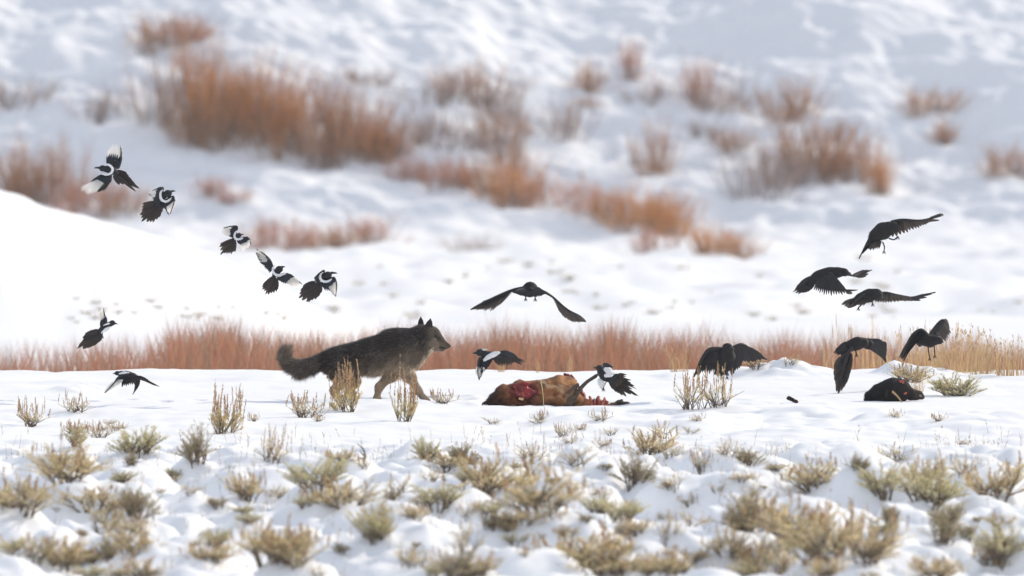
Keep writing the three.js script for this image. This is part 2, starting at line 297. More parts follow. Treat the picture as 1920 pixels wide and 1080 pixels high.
const sageKinds = {
  round: [1, 2, 3, 4].map(k => sageGeos(100 + k, { stems: 12 + k, twigs: 6, leaves: 38, spread: 0.5, h: 1, dome: 1 })),
  tan: [1, 2, 3, 4].map(k => sageGeos(200 + k, { stems: 11 + k, twigs: 6, leaves: 32, spread: 0.55, h: 1, dome: 0.7, leaf: [0.335, 0.285, 0.18], spikes: 0.22, spikeLen: 0.3 })),
  dark: [1, 2].map(k => sageGeos(300 + k, { stems: 15, twigs: 6, leaves: 30, spread: 0.5, h: 1, dome: 0.8, leaf: [0.20, 0.175, 0.115] })),
  sparse: [1, 2, 3].map(k => sageGeos(400 + k, { stems: 10, twigs: 4, leaves: 14, spread: 0.5, h: 0.75, dome: 0.3, leaf: [0.34, 0.28, 0.17], spikes: 0.5, spikeLen: 0.8 })),
  spiked: [1, 2].map(k => sageGeos(500 + k, { stems: 9, twigs: 4, leaves: 34, spread: 0.34, h: 0.6, dome: 0.1, leaf: [0.31, 0.26, 0.15], spikes: 0.8, spikeLen: 1.1 })),
  tuft: [1, 2, 3, 4, 5].map(k => sageGeos(600 + k, { stems: 5 + k, twigs: 4, leaves: 26, spread: 0.4 + 0.06 * k, h: 1, dome: 0.6, spikes: 0.1, spikeLen: 0.3, leaf: [0.32, 0.275, 0.175] })),
};
function plant(name, geos, pos, w, h, turn, label, category, group) {
  const g = thing(name, label, category, pos, group);
  g.scale.set(w, h, w); g.rotation.y = turn; g.rotation.z = 0.12 * Math.sin(turn * 5.3); g.position.y -= h * 0.1;
  part('stems', geos.wood, barkMat, g);
  if (geos.fol) { const f = part('foliage', geos.fol, leafMat, g); f.userData.kind = 'stuff'; }
  if (geos.spk) part('flower_spikes', geos.spk, strawMat, g).userData.kind = 'stuff';
  return g;
}
let sageCount = 0;
function sage(kind, px, py, wpx, hpx, label, group) {
  const p = onField(px, py), s = -p.z / F, list = sageKinds[kind], i = sageCount++; if (kind === 'tan') { wpx *= 1.22; hpx *= 1.05; }
  return plant('sagebrush', list[i % list.length], p, wpx * s, hpx * s, i * 2.4, label, 'sagebrush', group);
}
const named = 'sagebrush shrubs poking through the snow';
for (const [k, x, y, w, h, l] of [
  ['sparse', 145, 772, 62, 48, 'small sparse sagebrush below the low flying magpie at the left edge'],
  ['round', 142, 838, 45, 56, 'small upright sagebrush behind the broad tan bush at the left edge'],
  ['round', 258, 855, 100, 84, 'round olive sagebrush standing alone left of the one with a bare trunk'],
  ['dark', 370, 868, 84, 84, 'lopsided sagebrush with dark bare trunk, below the tall spiked one'],
  ['spiked', 418, 812, 100, 112, 'tall sagebrush with tan flower spikes, left of the wolf tail'],
  ['tan', 128, 902, 118, 92, 'broad tan sagebrush at the left edge above the low bushes'],
  ['dark', 258, 972, 84, 92, 'sagebrush with dark twigs between two snow mounds at lower left'],
  ['tan', 175, 955, 130, 50, 'low wide tan sagebrush left of the dark twigged bush'],
  ['round', 598, 916, 118, 100, 'large rounded sagebrush in front of the wolf hind legs'],
  ['sparse', 505, 866, 66, 90, 'thin sagebrush with upright dry spikes beside the large rounded bush'],
  ['tan', 460, 937, 66, 66, 'small tan sagebrush above the long snow mound at lower left'],
  ['tan', 644, 948, 110, 62, 'low spreading sagebrush below the large rounded bush'],
  ['tan', 512, 1050, 120, 92, 'blurred tan sagebrush near the bottom edge, left of centre'],
  ['tuft', 236, 1006, 66, 48, 'small tan tuft just below the dark twigged bush at lower left'],
  ['tan', 115, 1066, 100, 74, 'blurred tan sagebrush in the bottom left corner'],
  ['tuft', 402, 1031, 44, 48, 'narrow tan tuft at the end of a snow mound, bottom left'],
  ['tuft', 556, 1064, 56, 54, 'small tan tuft at the bottom edge right of a larger tan bush'],
  ['sparse', 580, 783, 90, 60, 'wispy pale sagebrush under the wolf tail'],
  ['spiked', 650, 772, 92, 118, 'sagebrush with tall tan flower spikes in front of the wolf hind leg'],
  ['spiked', 757, 790, 70, 118, 'sagebrush with tan spikes in front of the wolf chest and front leg'],
  ['sparse', 832, 757, 62, 36, 'short dry sagebrush just right of the wolf front paw'],
  ['round', 800, 863, 54, 62, 'upright olive sagebrush, left of a pair below the carcass'],
  ['dark', 866, 871, 60, 64, 'dark sagebrush, right of a pair below the carcass'],
  ['tan', 835, 880, 100, 40, 'low tan sagebrush at the foot of the pair below the carcass'],
  ['tan', 922, 926, 160, 96, 'widest tan sagebrush in the centre foreground'],
  ['tan', 1010, 956, 130, 96, 'large tan sagebrush right of the widest centre bush'],
  ['tuft', 1036, 972, 66, 54, 'small tan sagebrush at the lower right foot of the large centre bush'],
  ['round', 700, 1016, 88, 112, 'tall olive sagebrush standing alone in the lower centre left'],
  ['tuft', 876, 1036, 56, 80, 'narrow upright tan sagebrush at the bottom centre'],
  ['dark', 862, 1086, 140, 66, 'dark blurred sagebrush cut by the bottom edge'],
  ['tan', 1110, 1066, 150, 90, 'wide blurred tan sagebrush at the bottom edge, right of centre'],
  ['dark', 1188, 911, 86, 76, 'dark sagebrush under the big snow mound right of centre'],
  ['tan', 1216, 851, 88, 62, 'tan sagebrush on top of the big snow mound right of centre'],
  ['tuft', 1086, 871, 76, 48, 'small sagebrush left of the big snow mound below the carcass'],
  ['tuft', 996, 863, 66, 38, 'small low sagebrush behind the widest centre bush'],
  ['round', 1120, 963, 66, 58, 'left one of two small sagebrushes below the big snow mound'],
  ['round', 1166, 976, 88, 70, 'right one of two small sagebrushes below the big snow mound'],
  ['tuft', 1258, 858, 54, 40, 'small tan sagebrush right beside the one topping the big mound'],
  ['sparse', 1318, 881, 50, 54, 'thin sagebrush between two snow mounds, right of centre'],
  ['tuft', 1362, 856, 46, 40, 'small upright tuft at the edge of the trampled snow, right of centre'],
  ['dark', 1405, 873, 60, 50, 'snow capped dark sagebrush at the edge of the trampled snow'],
  ['tan', 1533, 912, 112, 60, 'low tan sagebrush left of the big bush pair at right'],
  ['round', 1658, 926, 112, 80, 'left one of the big sagebrush pair at the right'],
  ['round', 1738, 942, 142, 104, 'right one of the big sagebrush pair at the right'],
  ['tuft', 1806, 892, 56, 50, 'small sagebrush at the right edge above the big pair'],
  ['dark', 1407, 997, 120, 102, 'dark twiggy sagebrush at the upper left of the large lower right patch'],
  ['tan', 1490, 1012, 130, 96, 'tan sagebrush in the middle of the large lower right patch'],
  ['tan', 1550, 1052, 142, 124, 'tallest blurred tan sagebrush in the lower right patch'],
  ['tan', 1625, 1052, 112, 106, 'tan sagebrush at the right end of the lower right patch'],
  ['tan', 1447, 1074, 120, 84, 'blurred tan sagebrush at the bottom edge of the lower right patch'],
  ['dark', 1673, 992, 38, 76, 'narrow dark sagebrush in the shaded gap right of a steep snow block'],
  ['dark', 1766, 1018, 78, 84, 'dark sagebrush near the right edge below the big pair'],
  ['dark', 1808, 1011, 60, 46, 'small dark sagebrush at the right edge beside a darker larger one'],
  ['tan', 1365, 1037, 66, 64, 'small tan sagebrush left below the dark twiggy bush at lower right'],
  ['tuft', 1250, 1016, 56, 60, 'small tan sagebrush between snow mounds at the bottom, right of centre'],
  ['tuft', 1262, 918, 66, 40, 'low sagebrush right of the dark bush under the big mound'],
  ['sparse', 1300, 768, 80, 96, 'tall thin dry sagebrush left of the hunched raven on the snow'],
  ['sparse', 1352, 762, 76, 100, 'thin dry sagebrush with spikes in front of the hunched raven'],
  ['round', 1795, 742, 110, 64, 'pale sagebrush at the right edge beyond the severed head'],
  ['tan', 1703, 716, 70, 44, 'pale sagebrush just behind the severed dark head'],
  ['sparse', 1420, 690, 60, 44, 'small dry shrub on the bank beneath the raised wing of the hunched raven'],
  ['tuft', 1480, 684, 40, 30, 'tiny tan tuft on the snow bump of the far bank'],
  ['sparse', 60, 800, 70, 70, 'sparse sagebrush at the far left margin of the snow field'],
  ['tan', 40, 960, 120, 80, 'tan sagebrush at the far left margin among snow mounds'],
  ['tan', 1868, 930, 120, 84, 'tan sagebrush at the far right margin among snow mounds'],
  ['round', 1880, 1050, 120, 84, 'olive sagebrush in the far bottom right corner'],
]) sage(k, x, y, w, h, l, named);
{ // small tufts nobody can tell apart
  const R = rng(4242); let n = 0;
  const strew = (cnt, y0, y1, w0, w1, kinds, label, group) => { for (let k = 0; k < cnt; k++) { let y, x, tries = 0; do { y = lerp(y0, y1, R()); x = 10 + R() * 1900; } while ((!fieldLow(x, y) || noise(x / 110, y / 45, 61) < -0.05) && ++tries < 9); const w = lerp(w0, w1, R()) * (0.55 + 0.75 * (y - 760) / 320 + 0.2) * (R() < 0.2 ? 1.6 : 1); sage(kinds[Math.floor(R() * kinds.length)], x, y, w * 1.15, w * (0.45 + R() * 0.45), label, group); n++; } };
  strew(150, 865, 1085, 16, 46, ['tuft', 'tan', 'tuft', 'dark', 'round', 'sparse'], 'small dry sagebrush tuft poking out among the foreground snow mounds', 'small tufts among the snow mounds');
  strew(26, 775, 850, 30, 46, ['sparse', 'sparse', 'tuft'], 'wispy dry stems standing out of the open snow below the animals', 'wispy stems on the open snow');
}
{ // fine dry stems poking through the snow everywhere in the foreground
  const R = rng(777), so = new Soup();
  for (let k = 0; k < 5200; k++) {
    const d = 68 + R() * 25, x = (R() * 2 - 1) * 5.2; if (noise(x * 1.3, d * 0.9, 99) < -0.15 || R() < sstep(88, 93, d) * 0.75) continue;
    const b = V(x, hNear(x, d) - 0.02, -d), hh = 0.04 + 0.13 * R() * R() + 0.02, t = b.clone().add(V((R() - 0.5) * 0.09, hh + 0.02, (R() - 0.5) * 0.08)), w = V(0.0022, 0, 0.0005), c = vary(R() < 0.5 ? [0.46, 0.36, 0.22] : [0.26, 0.2, 0.14], R, 0.3);
    so.tri(b.clone().add(w), b.clone().sub(w), t, c);
    if (R() < 0.5) { const m = b.clone().lerp(t, 0.5), u = m.clone().add(V((R() - 0.5) * 0.07, hh * 0.45, (R() - 0.5) * 0.05)); so.tri(m.clone().add(w), m.clone().sub(w), u, c); }
    if (R() < 0.5) for (let q = 0; q < 4; q++) leaf(so, b.clone().lerp(t, 0.5 + 0.5 * R()), V(R() - 0.5, 0.7, R() - 0.5).normalize(), 0.018, 0.006, R, c);
  }
  tag(part('dry_stems', so.geo(), strawMat, scene), 'fine dry stems and twigs poking through the foreground snow', 'dry stems', null, 'stuff');
}
{ // bare black forked twig
  const p = onField(682, 862), s = -p.z / F, g = thing('bare_twig', 'bare black forked twig curling out of the snow, below the wolf', 'twig', p), m = std(lin(0.03, 0.025, 0.022), 0.9);
  const q = (x, y, z = 0) => V((x - 682) * s, (862 - y) * s, z);
  part('branch', loft([q(684, 866), q(684, 852), q(680, 842), q(670, 833)], [2.2 * s, 1.8 * s, 1.4 * s, 0.7 * s], 6), m, g);
  part('branch', loft([q(684, 860), q(674, 860, 0.03), q(656, 856, 0.05)], [1.6 * s, 1.4 * s, 0.7 * s], 6), m, g);
  part('branch', loft([q(683, 856), q(677, 850, -0.02), q(675, 846, -0.03)], [1.2 * s, 1 * s, 0.5 * s], 6), m, g);
}
// tall straw coloured grass
function grassGeo(seed, n, lean) {
  const R = rng(seed), s = new Soup();
  for (let i = 0; i < n; i++) {
    const a = R() * 6.283, r = Math.sqrt(R()) * 0.3, h = 0.5 + R() * 0.55, b = V(Math.cos(a) * r, -0.06, Math.sin(a) * r), ln = V(Math.cos(a) * r * 0.8 + (R() - 0.5) * 0.28 + lean, 0, (R() - 0.5) * 0.3);
    const m = b.clone().add(V(ln.x * 0.35, h * 0.55, ln.z * 0.35)), t = b.clone().add(V(ln.x, h, ln.z)), c = vary([0.52, 0.36, 0.19], R, 0.25), sd = V(Math.cos(a * 7), 0, Math.sin(a * 7)).multiplyScalar(0.006);
    s.quad(b.clone().add(sd), b.clone().sub(sd), m.clone().sub(sd), m.clone().add(sd), c); s.tri(m.clone().add(sd), m.clone().sub(sd), t, c);
    if (R() < 0.45) for (let l = 0; l < 7; l++) leaf(s, m.clone().lerp(t, 0.6 + 0.4 * R()), V(R() - 0.5, 1.2, R() - 0.5).normalize(), 0.07, 0.016, R, vary(c, R, 0.2));
  }
  return s.geo();
}
const grassGeos = [grassGeo(1, 84, 0.05), grassGeo(2, 80, -0.08), grassGeo(3, 70, 0.12)];
[[1560, 60, 60, 'sparse straw grass at the bank edge left of the drooping raven wing', 110.5], [1612, 80, 96, 'tall straw grass behind the raven with a hanging wing', 110], [1660, 90, 130, 'tall pale straw grass between the two ravens at the right', 113], [1700, 80, 100, 'straw grass clump left of the raven with raised wing', 109.5],
  [1745, 100, 92, 'straw grass below the raven with raised wing', 105.5], [1795, 110, 96, 'dense straw grass at the right edge of the bank', 105], [1845, 100, 100, 'tall straw grass clump past the right end of the bank', 106.5], [1775, 100, 110, 'straw grass behind the dense clump at the right edge', 109],
  [1275, 60, 62, 'pale straw grass left of the hunched raven', 106], [1895, 110, 100, 'straw grass at the far right margin', 105], [1722, 34, 40, 'thin straw grass beside the snout of the severed head', 101.5], [1590, 110, 140, 'tall faint straw grass rising behind the bank under the ravens', 115], [1640, 90, 84, 'straw grass at the bank edge between the hanging wing and the head', 109], [1720, 90, 90, 'straw grass on the bank right behind the severed head', 108.5], [1815, 120, 100, 'thick straw grass on the bank at the right edge', 108], [1500, 60, 70, 'faint straw grass low behind the bank bump', 112],
  [1008, 12, 34, 'single pale grass tuft on the bank behind the carcass', 106.8], [1068, 18, 40, 'two thin grass stems on the bank above the carcass leg', 106.8], [940, 22, 36, 'thin grass tuft on the bank below the left magpie near the carcass', 106.8]].forEach(([x, w, h0, l, d], i) => {
  const s = d / F, p = V((x - 960) * s, 0, -d); p.y = hNear(p.x, d); const h = h0 * 0.82 - p.y / s * 0.92, g = thing('grass_clump', l, 'grass', p, 'straw grass along the bank'); g.scale.set(w * s, h * s, w * s); g.rotation.y = i * 1.9;
  const m = part('blades', grassGeos[i % 3], strawMat, g); m.userData.kind = 'stuff';
});
// red willow thicket down on the river bank
{
  const R = rng(909), s = new Soup();
  const top = x => pieces([[-300, 655], [90, 655], [200, 640], [260, 632], [330, 615], [400, 606], [500, 598], [560, 612], [620, 622], [760, 622], [860, 622], [900, 610], [945, 588], [1000, 606], [1060, 612], [1150, 610], [1250, 614], [1350, 622], [1450, 632], [1540, 622], [1640, 616], [1750, 640], [1830, 650], [2300, 640]], x) + 13 * noise(x / 19, 2, 3) + 14 * noise(x / 70, 5, 8);
  for (let i = 0; i < 25000; i++) {
    const px = -420 + R() * 2760, d = 125 + R() * 20;
    if (px < 330 && R() < 0.45 * sstep(330, 230, px) + 0.1 * (noise(px / 30, 1, 2) > 0 ? 1 : 0)) continue;
    if (R() < 0.45 * sstep(0.05, 0.5, noise(px / 26, d / 3, 71)) || R() < 0.4 * sstep(0.0, 0.6, noise(px / 90, 4, 77))) continue;
    const x = (px - 960) * d / F, b = V(x, hFar(x, d) - 0.05, -d), tp = P(px, top(px) - 14 + Math.pow(R(), 1.2) * 80, d), H = tp.y - b.y;
    if (H < 0.3) continue;
    const rd = R(), c = vary(rd < 0.55 ? [0.47, 0.205, 0.115] : rd < 0.82 ? [0.46, 0.27, 0.16] : [0.27, 0.185, 0.14], R, 0.25);
    const m = b.clone().lerp(tp, 0.5).add(V((R() - 0.5) * 0.16, 0, (R() - 0.5) * 0.16)); tp.x += (R() - 0.5) * 0.7;
    const a = R() * 3.14, w = V(Math.cos(a), 0, Math.sin(a)).multiplyScalar(0.0065);
    s.quad(b.clone().add(w), b.clone().sub(w), m.clone().sub(w), m.clone().add(w), vary([0.34, 0.19, 0.125], R, 0.2)); s.tri(m.clone().add(w), m.clone().sub(w), tp, c);
    for (let k = 0; k < 4; k++) { const q = m.clone().lerp(tp, R() * 0.8 - 0.1), e = q.clone().add(V((R() - 0.5) * 0.4, 0.2 + R() * 0.35, (R() - 0.5) * 0.3)); if (e.y > tp.y + 0.06) e.y = tp.y + 0.06 * R(); s.tri(q.clone().addScaledVector(w, 0.7), q.clone().addScaledVector(w, -0.7), e, vary(c, R, 0.2)); }
  }
  const m = part('willow_thicket', s.geo(), strawMat, scene); tag(m, 'long band of rust red willow stems behind the snow field', 'willow', null, 'stuff');
}
// willow shrubs on the hillside (unit height and width before scaling)
function willowGeos(seed, tw, st, n = 170) {
  const R = rng(seed), a = new Soup(), b = new Soup(), tufts = [];
  for (let i = 0; i < 9; i++) { const an = R() * 6.283, r = Math.sqrt(R()) * 0.46; tufts.push([Math.cos(an) * r, Math.sin(an) * r, (0.4 + 0.65 * R()) * (1 - r * r * 1.4), 0.06 + R() * 0.1, 0.3 + R()]); }
  let tot = 0; for (const t of tufts) tot += t[4];
  for (let i = 0; i < n; i++) {
    let u = R() * tot, k0 = 0; while (u > tufts[k0][4] && k0 < 8) u -= tufts[k0++][4];
    const T = tufts[k0], gs = () => (R() + R() + R() - 1.5) * 1.2, ox = gs() * T[3], oz = gs() * T[3];
    const h = T[2] * (0.55 + 0.5 * R()), p = V(T[0] * 0.8 + ox, -0.06, T[1] * 0.8 + oz), q = V(T[0] * 1.05 + ox * 3.2 + (R() - 0.5) * 0.1, h, T[1] * 1.05 + oz * 3), m = p.clone().lerp(q, 0.4).add(V((R() - 0.5) * 0.06, 0, 0));
    for (const v of [p, q, m]) v.y -= 0.4 * p.z;
    tube3(a, p, m, 0.005, 0.004, vary(st, R, 0.3)); tube3(b, m, q, 0.004, 0.001, vary(tw, R, 0.3));
    for (let k = 0; k < 5; k++) { const u2 = m.clone().lerp(q, R() * 0.9 - 0.15), e = u2.clone().add(V((R() - 0.5) * 0.22, 0.06 + R() * 0.2, (R() - 0.5) * 0.2)), w = V(0.0035, 0, 0).applyAxisAngle(V(0, 1, 0), R() * 3); b.tri(u2.clone().add(w), u2.clone().sub(w), e, vary(tw, R, 0.3)); }
  }
  return [a.geo(), b.geo()];
}
const willowKinds = {
  orange: [1, 2, 3, 4, 5].map(k => willowGeos(20 + k, [0.62, 0.31, 0.10], [0.38, 0.24, 0.15], 165)),
  brown: [1, 2, 3, 4, 5].map(k => willowGeos(30 + k, [0.50, 0.27, 0.13], [0.32, 0.22, 0.16], 135)),
  grey: [1, 2, 3, 4, 5].map(k => willowGeos(40 + k, [0.42, 0.31, 0.26], [0.29, 0.235, 0.21], 85)),
  red: [1, 2, 3, 4, 5].map(k => willowGeos(50 + k, [0.56, 0.30, 0.20], [0.38, 0.26, 0.21], 120)),
};
let wn = 0;
for (const [k, x, y, w, h, l] of [
  ['brown', 300, 88, 90, 62, 'brown willow, left of the highest pair on the upper left hill'], ['red', 345, 82, 80, 56, 'reddish willow, right of the highest pair on the upper left hill'],
  ['grey', 190, 218, 70, 60, 'small grey willow alone at the left of the big orange belt'], ['grey', 305, 232, 90, 130, 'grey leftmost willow of the big orange belt on the hill'], ['brown', 350, 248, 100, 160, 'brown willow, second from the left in the big belt'],
  ['orange', 405, 250, 110, 165, 'tall orange willow, third from the left in the big belt'], ['orange', 460, 255, 110, 155, 'bright orange willow in the middle of the big belt'], ['brown', 500, 262, 90, 150, 'brown willow right of the bright orange one in the big belt'],
  ['orange', 550, 270, 100, 120, 'orange willow right of centre in the big belt'], ['brown', 600, 280, 100, 130, 'brown willow in the right half of the big belt'], ['brown', 650, 290, 100, 120, 'dense brown willow near the right end of the big belt'], ['orange', 690, 298, 80, 95, 'low orange brown willow near the right end of the big belt'], ['brown', 735, 306, 70, 80, 'last brown willow at the right end of the big belt'],
  ['brown', 105, 385, 90, 115, 'brown willow at the left edge behind the white knoll'], ['red', 165, 398, 90, 90, 'reddish willow behind the crest of the white knoll'], ['brown', 215, 404, 70, 60, 'small brown willow where the knoll crest starts to fall'], ['brown', 50, 372, 110, 120, 'brown willow past the left edge behind the knoll'],
  ['grey', 830, 190, 90, 62, 'grey willow at the left of the upper middle row'], ['brown', 885, 192, 90, 72, 'brown willow in the upper middle row above the centre'], ['grey', 935, 225, 60, 90, 'grey willow hanging down the draw right of the middle row'], ['brown', 925, 275, 70, 70, 'brown willow lower in the draw, above the rust group'], ['grey', 965, 300, 60, 90, 'grey willow just above the rust group in the draw'],
  ['grey', 790, 262, 100, 60, 'faint grey willow in the hollow right of the big belt'], ['grey', 850, 275, 90, 60, 'faint grey willow in the hollow under the middle row'], ['grey', 685, 160, 70, 34, 'faint low grey shrub alone above the big belt end'],
  ['red', 785, 335, 80, 60, 'reddish willow at the start of the rust group in the draw'], ['red', 840, 350, 80, 60, 'reddish willow, second in the rust group of the draw'], ['brown', 905, 368, 90, 80, 'brown willow in the middle of the rust group'], ['orange', 965, 378, 100, 85, 'orange rust willow, largest of the rust group'], ['red', 1020, 385, 80, 70, 'red brown willow at the right end of the rust group'],
  ['grey', 1045, 258, 90, 90, 'round grey willow alone right of the draw'], ['brown', 1110, 170, 52, 66, 'slender brown willow high above the round grey one'], ['red', 1185, 148, 44, 72, 'narrow reddish willow standing highest right of centre'], ['brown', 1104, 202, 26, 22, 'tiny brown shrub beside the round grey willow'],
  ['brown', 1215, 318, 66, 84, 'brown willow alone on open snow right of centre'], ['red', 1110, 400, 80, 80, 'red brown willow at the left of the lower rust row'], ['orange', 1160, 418, 90, 80, 'orange willow, second in the lower rust row'], ['orange', 1215, 432, 90, 76, 'bright orange willow in the middle of the lower rust row'], ['orange', 1260, 442, 70, 64, 'orange willow at the right of the lower rust row'], ['red', 1232, 468, 66, 60, 'reddish willow hanging below the lower rust row'],
  ['orange', 1340, 476, 80, 60, 'orange brown willow right of the gap in the lower row'], ['brown', 1390, 486, 80, 50, 'low brown willow at the end of the lower row'],
  ['red', 1312, 200, 60, 84, 'reddish willow, left of the upper right trio'], ['grey', 1355, 208, 80, 72, 'greyish willow in the middle of the upper right trio'], ['brown', 1470, 217, 88, 64, 'brown willow, right of the upper right trio'], ['grey', 1215, 190, 60, 50, 'faint grey shrub left of the upper right trio'],
  ['grey', 1335, 258, 60, 40, 'low grey shrub below the upper right trio'], ['brown', 1380, 285, 50, 50, 'small brown shrub leading down to the right hand group'],
  ['grey', 1415, 370, 90, 96, 'grey willow at the lower left of the right hand group'], ['grey', 1460, 350, 80, 90, 'grey willow with dark base in the right hand group'], ['brown', 1505, 325, 110, 105, 'tall brown willow in the middle of the right hand group'], ['brown', 1560, 330, 80, 86, 'brown willow right of the tall one in the right hand group'], ['grey', 1570, 258, 50, 36, 'faint small shrub above the right hand group'], ['brown', 1615, 340, 56, 84, 'slim brown willow near the right end of the right hand group'], ['orange', 1652, 360, 44, 76, 'orange brown willow at the right end of the right hand group'],
  ['brown', 1735, 214, 76, 52, 'brown willow near the upper right edge of the hill'], ['brown', 1775, 268, 40, 52, 'small brown willow below the one near the upper right edge'],
  ['red', 400, 368, 60, 36, 'low reddish shrub below the left of the big belt'], ['red', 440, 380, 50, 26, 'tiny reddish shrub on the snow below the big belt'], ['red', 520, 462, 90, 72, 'reddish willow, left of the row at the foot of the hill'], ['red', 575, 466, 90, 60, 'reddish willow in the middle of the row at the hill foot'], ['brown', 640, 460, 80, 44, 'low brown willow right of middle in the row at the hill foot'], ['red', 695, 456, 80, 50, 'reddish willow at the right end of the row at the hill foot'], ['grey', 880, 470, 70, 28, 'faint low shrub at the hill foot near the centre'],
  ['grey', 30, 200, 90, 60, 'grey willow at the far left margin of the hill'], ['brown', 1885, 330, 80, 60, 'brown willow at the far right margin of the hill'],
]) {
  const p = onHill(x, y); if (!p) { console.log('no hit', x, y); continue; }
  const s = -p.z / F, list = willowKinds[k], i = wn++, g = thing('willow_shrub', l, 'willow', p, 'willow shrubs on the snowy hillside');
  g.scale.set(w * s * 1.45, h * s * 1.4, Math.min(w, h) * s * 1.45);
  part('stems', list[i % 5][0], barkMat, g); part('twigs', list[i % 5][1], strawMat, g);
}
{ // low tufts on the valley floor behind the thicket
  const R = rng(31337);
  for (let k = 0; k < 60; k++) { const px = 300 + R() * 1620, py = lerp(478, 604, Math.pow(R(), 0.7)); if (px < 620 && py < 590) continue; const p = onKnoll(px, py); if (!p || p.z > -190) continue; const s = -p.z / F, w = 12 + R() * 24; plant('valley_tuft', sageKinds.tuft[k % 5], p, w * s, w * s * 0.42, k, 'small blurred tan tuft on the snowy valley floor behind the thicket', 'sagebrush', 'tufts on the valley floor'); }
  for (let k = 0; k < 26; k++) { const px = 90 + R() * 460, py = lerp(560, 606, R()); const p = onKnoll(px, py); if (!p || p.z > -140) continue; const s = -p.z / F, w = 12 + R() * 20; plant('valley_tuft', sageKinds.tuft[k % 5], p, w * s, w * s * 0.4, k, 'small blurred tan tuft at the foot of the white knoll', 'sagebrush', 'tufts at the knoll foot'); }
}

